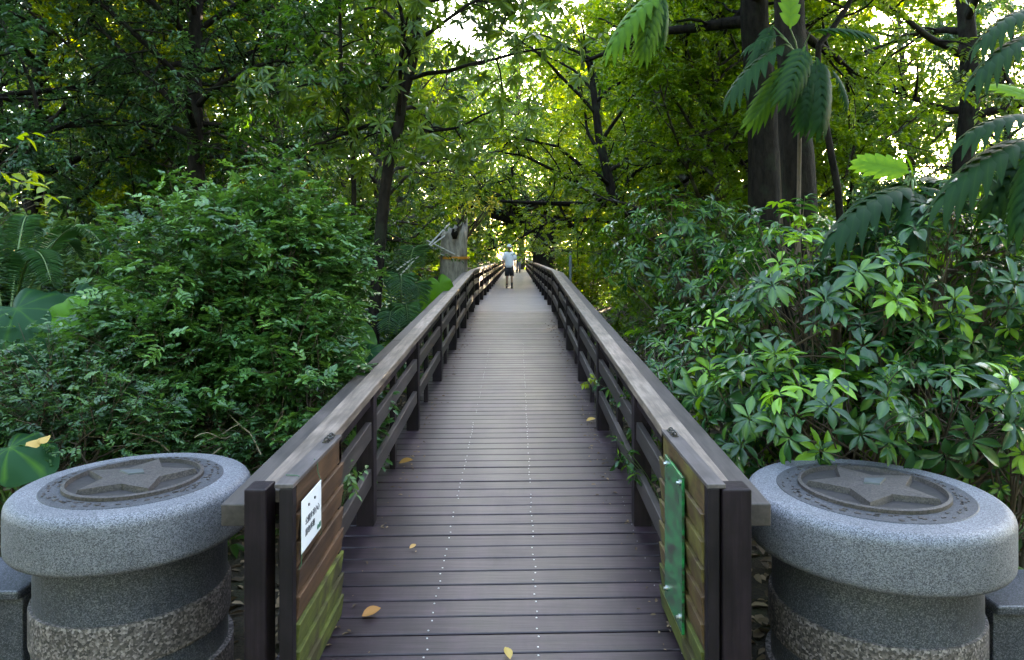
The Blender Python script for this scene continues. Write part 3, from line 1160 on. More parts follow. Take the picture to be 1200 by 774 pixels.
hero_bush('leafy_bush', 'big rounded bush of small glossy leaves leaning on the railing behind the star pillar',
          [(at(270, 345, 5.9), (1.05, 0.9, 1.0)), (at(335, 318, 6.1), (0.75, 0.75, 0.9)), (at(195, 450, 5.2), (0.65, 0.7, 0.7)), (at(350, 465, 5.3), (0.52, 0.55, 0.75)), (at(270, 420, 5.6), (0.9, 0.6, 0.8))],
          (-2.35, 5.5, 0.0), 1350, 5, 9, 0.16, 0.062, M['lf_bush'], 9, 21, tone0=0.52)
hero_bush('leafy_bush', 'low dark bush of tiny leaves beside the taro leaf and the granite wall',
          [(at(75, 475, 4.7), (0.7, 0.5, 0.42)), (at(-30, 470, 4.8), (0.6, 0.5, 0.38)), (at(110, 520, 4.4), (0.5, 0.4, 0.38)), (at(250, 525, 4.9), (0.6, 0.35, 0.3))],
          (-3.1, 4.6, 0.0), 900, 4, 9, 0.10, 0.034, M['lf_shade'], 7, 22, tone0=0.5)

# dry bare stems poking out under the bush
mb = MB()
t = empty('dry_branch', (-2.0, 4.75, 0.1), 'bare dry twigs poking out under the big bush behind the pillar', 'twigs')
rr = np.random.default_rng(5)
tubes = []
for k in range(26):
    p0 = at(rr.uniform(160, 330), rr.uniform(500, 540), rr.uniform(4.5, 5.2))
    tubes.append((path(rr, p0, rr.normal(0, 1, 3) * np.array([1, .5, .45]) + np.array([0, 0, .2]), rr.uniform(.25, .75), 6, .22, 0.0) - np.array([-2.0, 4.75, .1]), np.linspace(.006, .002, 7), 5))
link(bpy.data.objects.new('stem', wood_mesh('dry_stems', tubes, M['twig_pale'])), t)

# ------------------------------------------------------------------ near, right: umbrella tree
def umbrella(name, label, blobs, base, n, L, seed, m=8, tone0=0.38, mat='lf_umb', fresh=0.13, twig=0.2, group=None, tpl=None, stems=8):
    r = np.random.default_rng(seed)
    tubes, TPs, LD = [], [], []
    tot = sum(b[1][0] * b[1][2] for b in blobs)
    for (c, rad) in blobs:
        k = int(n * rad[0] * rad[2] / tot)
        tb, TP, TD, TL = bush(r, base, c, rad, k, stems=stems, inner=0.62, low=-0.8, up=0.75, twig=twig, lumps=18, sharp=7)
        tubes += tb
        TPs.append((TP, TD, TL))
        P, D, N, Ln, W, tone = spray(r, TP, TD, TL, 'whorl', m, L, 0.14, 0.0, tone0, 0.37)
        fr = r.random(k if len(TP) == k else len(TP)) < fresh
        fr = np.repeat(fr, m)
        tone = np.where(fr, 0.92 + r.normal(0, .08, len(tone)), np.minimum(tone, 0.62))
        P[fr, 2] += 0.05
        sc = np.repeat(r.uniform(0.5, 1.08, len(TP)), m) * r.uniform(.8, 1.1, len(P))
        LD.append((P, D, N, Ln * sc, W, tone))
    return place(name, label, 'shrub', base, tubes, cat_(*TPs), cat_(*LD), tpl or TB, M['stem_brown'], M[mat], group, True, twig_r=0.0045)


umbrella('umbrella_shrub', 'large dark umbrella shrub with lime new shoots hanging over the granite pillar',
         [(at(960, 400, 4.7), (0.75, 0.65, 0.75)), (at(1090, 350, 4.9), (0.75, 0.7, 0.75)), (at(860, 460, 4.9), (0.45, 0.5, 0.55)), (at(985, 500, 3.95), (0.5, 0.36, 0.30)), (at(1100, 490, 4.0), (0.5, 0.33, 0.27)), (at(905, 505, 4.3), (0.4, 0.4, 0.35)), (at(1180, 525, 4.5), (0.5, 0.4, 0.4)), (at(1010, 540, 4.6), (0.6, 0.3, 0.4)), (at(1110, 285, 5.0), (0.45, 0.45, 0.42)), (at(925, 318, 5.3), (0.45, 0.4, 0.42)), (at(1180, 420, 4.9), (0.6, 0.6, 0.8)), (at(1060, 480, 4.6), (0.6, 0.4, 0.5))],
         (2.4, 4.8, 0.0), 1150, 0.148, 31, tpl=TU, fresh=.14)
umbrella('umbrella_shrub', 'pale sheened umbrella shrub leaning over the far side of the green board railing',
         [(at(800, 290, 9.0), (1.1, 0.9, 0.75)), (at(850, 340, 8.2), (0.9, 0.8, 0.6)), (at(800, 420, 7.6), (0.6, 0.6, 0.45))],
         (2.6, 8.6, 0.0), 420, 0.15, 32, tone0=0.45, fresh=0.05, tpl=TB4)
umbrella('umbrella_shrub', 'knee-high umbrella plant tucked between railing and the large umbrella shrub',
         [(at(800, 520, 5.3), (0.42, 0.5, 0.4)), (at(770, 455, 6.6), (0.4, 0.5, 0.4))],
         (1.45, 5.6, 0.0), 90, 0.10, 33, tone0=0.42, fresh=0.05, tpl=TB4)
umbrella('umbrella_shrub', 'small bright umbrella plant at the foot of the granite wall end',
         [(at(1195, 520, 4.1), (0.3, 0.3, 0.32))],
         (2.95, 4.2, 0.0), 30, 0.11, 34, tone0=0.55, fresh=0.45, tpl=TB4)

# sprigs growing through the railing by the green board
r = np.random.default_rng(44)
def sprig(px, py, d, label, n=5, L=0.06, mat='lf_umb', tone0=.45):
    p = at(px, py, d)
    TP = np.repeat(p[None], n, 0) + r.normal(0, .05, (n, 3)) * np.array([.5, 1, 1])
    TD = unit(np.array([-0.5 if px > 605 else 0.5, 0, 0.1]) + r.normal(0, .6, (n, 3)))
    TL = r.uniform(.06, .14, n)
    g = (p[0] + (.35 if p[0] > 0 else -.35), p[1] + .1, 0.0)
    s = np.linspace(0, 1, 7)[:, None]
    tubes = [(np.array(g) * (1 - s) + q * s + np.sin(s * math.pi) * np.array([.05, 0, .06]), np.linspace(.005, .002, 7), 4) for q in TP[:3]]
    return place('vine_sprig', label, 'vine', g, tubes, (TP, TD, TL), spray(r, TP, TD, TL, 'alt', 6, L, .3, .1, tone0, .5), TB4, M['stem_green'], M[mat], 'sprigs growing through the railing', True, twig_r=.002)
sprig(745, 470, 5.3, 'dark sprig hanging through the railing, the upper one near the green board')
sprig(735, 535, 4.55, 'dark sprig hanging through the lower rails just behind the green board', 7)
sprig(693, 447, 6.9, 'small lime sprig poking through the railing at a post foot', 3, .06, 'lf_lime', .7)
sprig(408, 560, 4.0, 'dark sprig between the rails just behind the notice gate', 5, .05, 'lf_bush', .5)
sprig(415, 415, 7.2, 'lime sprig spilling over the handrail in front of the taro', 8, .09, 'lf_lime', .55)

# ------------------------------------------------------------------ big lobed leaves
def big_leaf(parent, base, tip, normal, width, tpl, mat, tone, name='leaf'):
    base, tip = np.array(base, float), np.array(tip, float)
    d = tip - base
    L = np.linalg.norm(d)
    me = leaves_mesh(name, (base - np.array(world_loc(parent)))[None], d[None], np.array(normal, float)[None], L, width, np.array([tone]), tpl, M[mat], True)
    return link(bpy.data.objects.new(name, me), parent)


def stalk(parent, pts, r0, r1, mat='stem_green', name='stalk', k=7):
    pts = np.asarray(pts, float)
    s = np.linspace(0, 1, 9)
    idx = s * (len(pts) - 1)
    P = np.array([interp(pts, min(x, .9999))[0] for x in s])
    o = MB(); o.tube(P, np.linspace(r0, r1, 9), k)
    return o.build(name, M[mat], parent, smooth=True)


def lobed_plant(label, root, hub, leaves, group, tpl=TLOBE, via=None):
    t = empty('lobed_leaf_plant', tuple(root), label, 'plant', group)
    stalk(t, [root, (np.array(root) + hub) / 2 + np.array([.04, .05, 0]) if via is None else via, hub], .03, .018, 'stem_brown', 'stem')
    for (b, tp, n, w, tone) in leaves:
        stalk(t, [hub, (np.array(hub) + b) / 2 + np.array([0, 0, .05]), b], .010, .006)
        big_leaf(t, b, np.array(b) + (np.array(tp) - np.array(b)) * .88, n, w * .66, TLOBE_LIT if tone > .8 else tpl, 'lf_big', tone)  # high tones put a sunlit yellow-green into the leaf colour
    return t


UPF = (0, -0.45, 0.9)      # faces up and a little to the walk
FRONT = (0, -1, 0.35)
d = 7.0
hub = at(938, 75, 7.25)
lobed_plant('big lobed-leaf climber spreading its leaves from the thick dark trunk', (hub[0] + .05, 7.6, 0.0), hub,
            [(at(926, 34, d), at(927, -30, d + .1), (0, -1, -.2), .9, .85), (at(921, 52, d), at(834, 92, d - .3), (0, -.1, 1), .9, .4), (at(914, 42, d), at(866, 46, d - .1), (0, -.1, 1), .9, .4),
             (at(950, 38, d), at(1030, 23, d - .2), (0, -.1, 1), .9, .45), (at(943, 55, d - .1), at(926, 110, d - .45), (.1, -1, .5), 1.1, .45), (at(957, 68, d), at(975, 150, d - .3), (.1, -1, .3), 1.0, .35),
             (at(927, 76, d), at(879, 140, d - .2), (-.2, -1, .3), .9, .6), (at(973, 80, d + .2), at(1010, 120, d + .1), (.1, -.3, 1), .9, .4), (at(905, 30, d + .3), at(885, 80, d), FRONT, .8, .4),
             (at(945, 88, d - .1), at(948, 155, d - .2), (0, -1, .2), 1.0, .3)], 'plants with big lobed leaves')
hub = at(765, -30, 5.6)
lobed_plant('big lobed leaf hanging in at the top over the walk', (3.2, 8.35, 0.0), hub,
            [(at(772, -8, 5.3), at(700, 38, 5.0), (-.2, -.5, .8), .9, .75), (at(768, -4, 5.3), at(755, 62, 5.1), (0, -1, .3), 1.0, .6), (at(775, -6, 5.4), at(783, 50, 5.3), (.2, -1, .2), .8, .5)], 'plants with big lobed leaves', via=(3.1, 8.3, 7.2))
d = 4.9
hub = at(1068, 216, 4.95)
lobed_plant('big lobed-leaf plant standing behind the umbrella shrub, one leaf coloured a sunlit yellow-green', (hub[0] + .1, 5.2, 0.0), hub,
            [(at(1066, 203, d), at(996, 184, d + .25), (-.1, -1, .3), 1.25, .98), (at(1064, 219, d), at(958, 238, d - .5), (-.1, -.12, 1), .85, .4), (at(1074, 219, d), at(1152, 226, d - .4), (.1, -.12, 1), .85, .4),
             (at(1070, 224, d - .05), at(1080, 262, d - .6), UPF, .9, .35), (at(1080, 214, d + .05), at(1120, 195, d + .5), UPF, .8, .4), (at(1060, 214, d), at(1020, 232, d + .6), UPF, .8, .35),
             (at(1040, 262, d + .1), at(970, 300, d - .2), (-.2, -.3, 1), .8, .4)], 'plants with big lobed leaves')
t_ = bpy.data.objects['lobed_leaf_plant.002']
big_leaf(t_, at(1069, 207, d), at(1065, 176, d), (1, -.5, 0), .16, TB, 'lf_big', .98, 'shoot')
hub = at(1225, 150, 4.75)
lobed_plant('big lobed-leaf plant reaching in above the umbrella shrub at the picture edge', (hub[0] + .15, 5.1, 0.0), hub,
            [(at(1205, 162, 4.6), at(1085, 194, 4.2), (-.1, -.2, 1), .75, .4), (at(1210, 136, 4.6), at(1116, 129, 4.3), (0, -.1, 1), .75, .4), (at(1215, 118, 4.8), at(1158, 92, 5.1), FRONT, .9, .95),
             (at(1210, 165, 4.7), at(1155, 240, 4.4), (-.3, -.6, .7), .8, .35), (at(1215, 40, 4.6), at(1125, 62, 4.3), (-.1, -.15, 1), .75, .4), (at(1215, 10, 4.7), at(1135, 20, 4.4), (0, -.1, 1), .75, .4),
             (at(1220, 170, 4.4), at(1190, 260, 4.1), (-.5, -.6, .5), .8, .35)], 'plants with big lobed leaves')

# ------------------------------------------------------------------ taro
def taro(label, root, leaves, scale_r=.012):
    t = empty('taro_plant', tuple(root), label, 'plant', 'taro plants')
    root = np.array(root)
    for (a, tipdir, n, L, tone) in leaves:
        a = np.array(a, float)
        mid = (root + a) / 2 + np.array([0, .05, .15 * L])
        stalk(t, [root + (a - root) * .02, mid, a], scale_r, scale_r * .6)
        big_leaf(t, a, a + unit(np.array(tipdir, float)) * L, n, 1.0, THEART, 'lf_taro', tone, 'leaf')
    return t


taro('tall taro with broad leaves above the low dark bush', (-3.7, 5.4, 0),
     [(at(20, 362, 5.0), (.8, -.35, -.35), (.1, -.55, .85), .78, .4), (at(84, 372, 5.0), (-.6, -.3, -.45), (.1, -.85, .5), .48, .95), (at(90, 346, 6.2), (.6, -.3, -.3), (0, -.5, .8), .55, .3),
      (at(-25, 385, 5.3), (.7, -.3, -.3), (0, -.5, .9), .7, .4), (at(10, 402, 5.5), (.5, -.5, -.3), (0, -.6, .8), .5, .75), (at(52, 398, 5.9), (.3, -.7, -.3), (0, -.4, .9), .5, .35)])
taro('single taro leaf holding a fallen yellow leaf, beside the granite pillar', (-3.0, 4.3, 0),
     [(at(12, 525, 3.95), (.75, -.35, -.12), (-.08, -.45, .9), .42, .5), (at(-40, 500, 4.2), (.5, -.6, -.2), (0, -.4, .9), .4, .4)])
taro('pair of taro leaves showing just over the notice-side handrail', (-1.6, 6.7, 0),
     [(at(418, 392, 6.5), (.3, -.3, -.7), (.2, -.8, .5), .42, .6), (at(432, 412, 6.4), (.5, -.4, -.2), (0, -.6, .8), .36, .4), (at(402, 402, 6.7), (-.5, -.4, -.3), (-.2, -.6, .7), .36, .8)])
taro('bright taro leaf at the foot of the strapped stump', (-1.6, 11.9, 0.1),
     [(at(515, 333, 11.6), (.35, -.3, -.75), (.15, -.85, .5), .55, .95), (at(503, 345, 11.8), (-.4, -.4, -.6), (-.2, -.8, .5), .5, .85)])

# yellow leaf lying on the taro
t = tag(link(bpy.data.objects.new('fallen_leaf', leaves_mesh('fallen_leaf', np.zeros((1, 3)), np.array([[.6, .2, .22]]), np.array([[-.1, -.5, .85]]), .12, .8, np.array([.85]), lobed(2, .5, .42, .1, .2), M['fallen'], True))),
        'curled yellow leaf lying on the broad taro leaf', 'leaf', 'single fallen leaves')
t.location = at(34, 529, 3.9) + np.array([-.003, -.022, .045])


def fallen(x, y, az, L, label, tone, flip=.2, lo=2):
    z = deck_z(y) + .012
    o = tag(link(bpy.data.objects.new('fallen_leaf', leaves_mesh('fallen_leaf', np.zeros((1, 3)), np.array([[math.cos(az), math.sin(az), .12]]), np.array([[flip, -.3, .9]]), L, .55, np.array([tone]), blade(6, -.12, .35), M['fallen'], True))),
            label, 'leaf', 'single fallen leaves')
    o.location = (x, y, z)


fallen(-.79, 3.57, .45, .10, 'orange dead leaf lying on the planks beside the mossy gate foot', .45)
fallen(-.03, 3.22, 1.9, .075, 'pale curled leaf at the near edge of the planks', .95)
fallen(-.98, 5.82, .1, .12, 'rust orange leaf caught under the railing baluster', .15)
fallen(-.66, 4.31, .8, .05, 'tiny pale leaf scrap near the notice side of the planks', .95)
fallen(.70, 7.05, .2, .10, 'pale dry leaf on the planks at a railing post foot', 1.0)

# ------------------------------------------------------------------ fronds
def frond_plant(name, label, root, tips, m=46, L=.16, width=.10, mat='lf_fern', arch=.35, seed=3, group=None, tone0=.5):
    r = np.random.default_rng(seed)
    t = empty(name, tuple(root), label, 'plant', group)
    root = np.array(root, float)
    for tip in tips:
        tip = np.array(tip, float)
        s = np.linspace(0, 1, 25)[:, None]
        ctl = root * .45 + tip * .55
        ctl[2] = max(root[2], tip[2]) + arch * np.linalg.norm(tip - root)
        pts = (1 - s) ** 2 * root + 2 * s * (1 - s) * ctl + s * s * tip
        o = MB(); o.tube(pts, np.linspace(.012, .003, 25), 5)
        fr = o.build('frond', M['stem_green'], t, smooth=True)
        tt = np.linspace(.22, 1, m)
        P = np.array([interp(pts, min(x, .9999))[0] for x in tt])
        T = np.array([interp(pts, min(x, .9999))[1] for x in tt])
        sd = unit(np.cross(T, np.array([0, 0, 1.0])))
        up = np.cross(sd, T)
        env = np.sin(np.pi * np.clip((tt - .12) / 1.0, 0, 1)) ** .6
        PP = np.concatenate([P, P])
        D = np.concatenate([T * .55 + sd + up * .25, T * .55 - sd + up * .25]) + r.normal(0, .05, (2 * m, 3))
        D[:, 2] -= .25
        N = np.concatenate([up, up])
        me = leaves_mesh('leaflets', PP - np.array(world_loc(t)), D, N, L * np.concatenate([env, env]), width, tone0 + r.normal(0, .1, 2 * m), T6, M[mat])
        link(bpy.data.objects.new('leaflets', me), fr)
    return t


frond_plant('cycad', 'arching dark cycad fronds above the tall taro', at(8, 420, 6.2),
            [at(122, 290, 5.9), at(60, 330, 5.2), at(-60, 300, 6), at(-30, 290, 7), at(90, 300, 7.2), at(40, 280, 7.5)], m=60, L=.17, width=.07, arch=.42, tone0=.4)
root = at(470, 400, 9.8)
frond_plant('palm', 'young feathery palm beside the notice-side railing below the leaning tree', (root[0], 9.8, 0.1),
            [at(492, 350, 9.4), at(478, 378, 8.9), at(440, 330, 9.5), at(455, 385, 8.8), at(490, 310, 10.5), at(420, 360, 9.6), at(470, 345, 8.9)], m=34, L=.26, width=.09, arch=.5, tone0=.55)

# ------------------------------------------------------------------ hero trees
def hero_tree(name, label, trunk, r0, r1, limbs, crown_from, spread, leafargs, tpl, bark, leafm, seed, subs=6, twigs=6, up=.3, grav=-.04, twig_len=.35, smooth=False, **kw):
    r = np.random.default_rng(seed)
    trunk = np.array(trunk, float)
    s = np.linspace(0, 1, 14)
    tr = np.array([interp(trunk, min(x, .9999))[0] for x in s])
    tr[1:-1] += r.normal(0, .012, (12, 3))
    tubes, TP, TD, TL = skeleton(r, tr, r0, r1, limbs, crown_from, spread, up, subs, twigs, twig_len=twig_len, grav=grav, **kw)
    return place(name, label, 'tree', trunk[0], tubes, (TP, TD, TL), spray(r, TP, TD, TL, *leafargs), tpl, M[bark], M[leafm], None, smooth, 'trunk', 'crown')


p = [at(432, 330, 9.0), at(444, 275, 9.0), at(455, 200, 9.0), at(470, 130, 9.0), at(486, 60, 9.0), at(490, 0, 9.0), at(500, -90, 9.1), at(505, -200, 9.2)]
p[0][2] = -.2
hero_tree('slender_tree', 'slender dark tree leaning over the railing with drooping narrow leaves', p, .085, .045, 22, .33, 1.55, ('whorl', 9, .17, .45, 0, .45, .3), T6, 'bark_dark', 'lf_mid', 51, subs=6, twigs=5)
p = [at(404, 330, 9.6), at(415, 240, 9.6), at(412, 160, 9.6), at(402, 90, 9.6), at(398, 20, 9.6), at(390, -80, 9.6)]
p[0][2] = -.2
hero_tree('slender_tree', 'thin wiry tree standing right behind the leaning slender tree', p, .04, .02, 16, .35, 1.1, ('alt', 10, .10, .35, .2, .45, .4), T6, 'bark_dark', 'lf_mid', 52, subs=5, twigs=5)
p = [at(228, 320, 11.5), at(229, 180, 11.5), at(228, 90, 11.5), at(230, 0, 11.5), at(232, -150, 11.5)]
p[0][2] = -.2
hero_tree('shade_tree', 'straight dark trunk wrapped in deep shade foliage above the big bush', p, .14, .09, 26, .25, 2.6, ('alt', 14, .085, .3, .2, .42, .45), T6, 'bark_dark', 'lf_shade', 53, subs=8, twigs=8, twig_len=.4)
p = [at(938, 330, 8.0), at(936, 200, 8.0), at(930, 110, 8.0), at(926, 0, 8.0), at(930, -150, 8.0), at(920, -300, 8.1)]
p[0][2] = -.2
hero_tree('thick_trunked_tree', 'thick dark trunk carrying the big lobed-leaf climber', p, .20, .14, 16, .62, 2.4, ('alt', 14, .085, .3, .2, .5, .5), T6, 'bark_dark', 'lf_lime', 54, subs=7, twigs=7, twig_len=.4)
p = [at(893, 330, 9.6), at(894, 200, 9.6), at(890, 80, 9.6), at(884, 0, 9.6), at(880, -150, 9.6), at(885, -260, 9.6)]
p[0][2] = -.2
hero_tree('thick_trunked_tree', 'second thick dark trunk just behind the climber-covered one', p, .23, .15, 18, .5, 2.6, ('alt', 14, .08, .3, .2, .5, .5), T6, 'bark_dark', 'lf_lime', 55, subs=7, twigs=7, twig_len=.4)
p = [at(990, 330, 8.8), at(985, 235, 8.8), at(966, 140, 8.8), at(955, 60, 8.9), at(1000, 0, 9.2), at(1020, -90, 9.2)]
p[0][2] = -.2
hero_tree('slender_tree', 'thin dark stem slanting beside the thick trunk near the low sun', p, .05, .03, 8, .7, 1.1, ('alt', 12, .08, .3, .2, .55, .5), T6, 'bark_dark', 'lf_lime', 56, subs=5, twigs=5)
p = [at(1120, 330, 14), at(1128, 200, 14), at(1138, 100, 14), at(1132, 20, 14), at(1120, -60, 14), at(1125, -160, 14)]
p[0][2] = -.2
hero_tree('open_crowned_tree', 'open-crowned tree with dark limbs against the white sky', p, .22, .12, 18, .3, 2.3, ('alt', 14, .11, .3, .2, .45, .52), T6, 'bark_dark', 'lf_mid', 57, subs=7, twigs=6)
# limb tree leaning over the walk
p = [at(800, 345, 15), at(765, 305, 15), at(728, 268, 15.2), at(722, 245, 15.4), at(700, 150, 15.6), at(690, 60, 15.6)]
p[0][2] = 0
hero_tree('leaning_tree', 'leaning tree whose bare limb reaches level across the walk', p, .20, .06, 18, .42, 2.6, ('alt', 14, .10, .3, .2, .58, .55), T6, 'bark_dark', 'lf_lime', 58, subs=7, twigs=7, twig_len=.45)
t = bpy.data.objects['leaning_tree']
lp = np.array([at(742, 282, 15.1), at(735, 246, 15.3), at(700, 240, 15.4), at(660, 239, 15.4), at(625, 238, 15.3), at(585, 236, 15.3)])
stalk(t, lp, .09, .03, 'bark_dark', 'limb')
lp = np.array([at(655, 239, 15.4), at(662, 255, 15.4), at(676, 270, 15.5), at(684, 285, 15.5)])
stalk(t, lp, .035, .012, 'bark_dark', 'limb')
# tree arching over the far walk
p = [at(640, 330, 33), at(637, 290, 33), at(630, 270, 33), at(614, 255, 33.5), at(590, 247, 33.5), at(560, 245, 34)]
p[0][2] = 0
hero_tree('arching_tree', 'dark gnarled tree arching over the far end of the walk', p, .62, .2, 18, .3, 3.2, ('alt', 14, .14, .35, .2, .5, .55), T6, 'bark_dark', 'lf_lime', 59, subs=7, twigs=7, twig_len=.5)
t = bpy.data.objects['arching_tree']
stalk(t, np.array([at(640, 285, 33), at(655, 262, 33), at(672, 235, 33), at(668, 200, 33)]), .4, .15, 'bark_dark', 'limb', 9)

# strapped stump
sb = at(529, 330, 16.6); sb[2] = 0
t = empty('tree_stump', tuple(sb), 'tall broken grey stump with a hollow top and an orange strap', 'stump')
k, rings = 22, 12
V, F = [], []
rs = np.random.default_rng(9)
wob = rs.normal(0, .02, k)
top = 2.72
for i in range(rings + 1):
    f = i / rings
    cx, cy_ = .10 * f, 0
    for j in range(k):
        a = 2 * math.pi * j / k
        rad = .33 - .03 * f + .05 * (1 - f) ** 3 + wob[j] + .012 * math.sin(3 * a + i)
        z = f * top
        if i == rings:
            z += .10 * math.cos(a - .4) + rs.normal(0, .07)
            rad *= .93
        elif i >= rings - 2 and abs(math.atan2(math.sin(a + 1.3), math.cos(a + 1.3))) < .35:
            rad *= .72
        V.append((sb[0] + cx + rad * math.cos(a), sb[1] + cy_ + rad * math.sin(a), z))
for i in range(rings):
    for j in range(k):
        F.append((i * k + j, i * k + (j + 1) % k, (i + 1) * k + (j + 1) % k, (i + 1) * k + j))
n0 = len(V)
for j in range(k):
    a = 2 * math.pi * j / k
    V.append((sb[0] + .10 + .2 * math.cos(a), sb[1] + .2 * math.sin(a), top - .35))
V.append((sb[0] + .1, sb[1], top - .6))
for j in range(k):
    j2 = (j + 1) % k
    F.append((rings * k + j, rings * k + j2, n0 + j2, n0 + j))
    F.append((n0 + j, n0 + j2, len(V) - 1))
obj('trunk', V, F, M['bark_pale'], t, smooth=True)
mb = MB()
mb.lathe([(.05, -.06), (.085, 0), (.05, .06)], (0, 0, 0), 12)
V = [(sb[0] + .10 + v[0], sb[1] - .275 + .5 * v[2] * 0 + v[1] * .3, top - .18 + v[2] * 2.0) for v in mb.V]
obj('hollow', V, mb.F, M['bark_dark'], t, smooth=True)
mb = MB()
zs = 1.98
mb.lathe([(.318, zs - .03), (.352, zs - .03), (.352, zs + .03), (.318, zs + .03)], (sb[0] + .075, sb[1], 0), 24)
o = mb.build('strap', M['strap'], None)
tag(o, 'orange strap tied round the grey stump', 'strap')
for (a, b, lab) in ((at(527, 262, 16.2), at(489, 302, 15.6), 'pale bamboo prop running up to the stump top, the steeper one'), (at(500, 282, 16.0), at(522, 293, 16.2), 'short pale rope tied to the stump below the props'), (at(522, 276, 16.4), at(494, 296, 16.0), 'pale bamboo prop crossing below the steeper one')):
    b2 = b + (b - a) * 1.0
    mb = MB(); mb.tube([a, (a + b) / 2, b2 if 'prop' in lab else b], .018, 6)
    o = mb.build('bamboo_prop' if 'prop' in lab else 'rope', M['rope'])
    tag(o, lab, 'prop' if 'prop' in lab else 'rope', 'props and ropes of the stump')

# lime sapling at the left edge
p0 = at(-75, 300, 5.6)
TPn = 15
r = np.random.default_rng(61)
TP = np.array([at(r.uniform(-30, 50), r.uniform(165, 240), r.uniform(5.2, 6)) for _ in range(TPn)])
TD = unit(np.array([.5, -.2, .1]) + r.normal(0, .4, (TPn, 3)))
TL = r.uniform(.1, .2, TPn)
b = (p0[0], 5.6, 0)
s = np.linspace(0, 1, 7)[:, None]
tubes = [(np.array(b) * (1 - s) ** 2 + 2 * s * (1 - s) * np.array([p0[0], 5.6, 2.3]) + q * s * s, np.linspace(.006, .002, 7), 5) for q in TP]
place('sapling', 'sapling with yellow-green leaves above the cycad fronds', 'sapling', b, tubes, (TP, TD, TL), spray(r, TP, TD, TL, 'alt', 4, .10, .35, .2, .75, .45), TB4, M['stem_brown'], M['lf_lime'], None, True)

# yellow foliage spray by the stump
c = at(580, 238, 17)
r = np.random.default_rng(62)
TP = np.array([at(r.uniform(535, 585), r.uniform(232, 250), r.uniform(16.3, 17.2)) for _ in range(26)])
TP = np.concatenate([TP, np.array([at(r.uniform(574, 584), r.uniform(234, 242), 16.6) for _ in range(10)])])
TD = unit(r.normal(0, .6, (36, 3)) + np.array([.3, -.2, .2]))
TL = r.uniform(.1, .25, 36)
b = at(545, 330, 17.3); b[2] = 0
tubes = [(np.array([b, b + np.array([0, 0, 2.4]), q]), np.linspace(.03, .005, 3), 5) for q in TP[::3]]
place('sapling', 'sapling with yellowing leaf clusters beside the stump top', 'sapling', b, tubes, (TP, TD, TL), spray(r, TP, TD, TL, 'alt', 4, .11, .2, .5, .35, .5), T6, M['stem_brown'], M['lf_yellow'])

# ------------------------------------------------------------------ forest prototypes
def proto_tree(seed, h, r0, limbs, cf, spread, leafargs, leafm, bark, subs=8, twigs=8, **kw):
    r = np.random.default_rng(seed)
    tr = straight_trunk(r, h, (r.normal(0, .4), r.normal(0, .4)), wob=.10)
    tubes, TP, TD, TL = skeleton(r, tr, r0, r0 * .35, limbs, cf, spread, subs=subs, twigs=twigs, twig_len=.5, **kw)
    w = wood_mesh('tree_wood', tubes, M[bark])
    lm = leaves_mesh('tree_leaves', *spray(r, TP, TD, TL, *leafargs), T6 if leafargs[2] > .1 else T4, M[leafm])
    return w, lm


PT = {
    'fine': proto_tree(101, 9.5, .16, 26, .12, 3.0, ('alt', 22, .095, .3, .2, .48, .52), 'lf_mid', 'bark', 10, 10),
    'lime': proto_tree(102, 9.0, .15, 26, .12, 3.1, ('alt', 22, .11, .3, .2, .52, .58), 'lf_lime', 'bark', 10, 10),
    'dark': proto_tree(103, 9.5, .18, 28, .10, 3.1, ('alt', 22, .10, .35, .15, .45, .5), 'lf_shade', 'bark_dark', 10, 10),
    'whorl': proto_tree(104, 8.5, .15, 24, .12, 2.8, ('whorl', 10, .17, .45, 0, .48, .32), 'lf_mid', 'bark', 8, 7),
    'broad': proto_tree(105, 8.5, .16, 24, .12, 2.9, ('alt', 10, .16, .5, .15, .5, .5), 'lf_lime', 'bark', 8, 8),
}


def proto_shrub(seed, rad, n, leafargs, leafm, tpl):
    r = np.random.default_rng(seed)
    tubes, TP, TD, TL = bush(r, (0, 0, -.1), (0, 0, rad[2] * .9), rad, n, stems=10, inner=.35, low=-.8, up=.4, twig=.35)
    w = wood_mesh('shrub_wood', tubes, M['stem_brown'])
    lm = leaves_mesh('shrub_leaves', *spray(r, TP, TD, TL, *leafargs), tpl, M[leafm], len(tpl[0]) > 8)
    return w, lm


PS = {
    'small': proto_shrub(201, (1.3, 1.3, 1.2), 900, ('alt', 16, .065, .25, .25, .5, .5), 'lf_mid', T4),
    'dark': proto_shrub(202, (1.3, 1.3, 1.3), 700, ('alt', 12, .10, .4, .2, .5, .45), 'lf_shade', T6),
    'lime': proto_shrub(203, (1.3, 1.3, 1.1), 600, ('alt', 12, .11, .35, .25, .55, .5), 'lf_lime', T6),
    'whorl': proto_shrub(204, (1.3, 1.3, 1.1), 330, ('whorl', 8, .16, .3, 0, .5, .36), 'lf_umb', TB4),
}
protos = {}


def put(kind, table, name, cat, x, y, sc, label, group, wood, leafy, zs=1.0):
    key = (name, kind)
    loc = (x, y, float(gz(np.array(x), np.array(y))) - .05)
    if key not in protos:
        t = plant_thing(name, label, cat, loc, table[kind][0], table[kind][1], group, wood, leafy)
        protos[key] = t
    else:
        t = copy_tree(protos[key])
        t.location = loc
        t['label'] = label
    rs = random.Random(int(x * 131 + y * 977))
    t.rotation_euler = (0, 0, rs.uniform(0, 6.28))
    t.scale = (sc, sc, sc * zs)
    return t


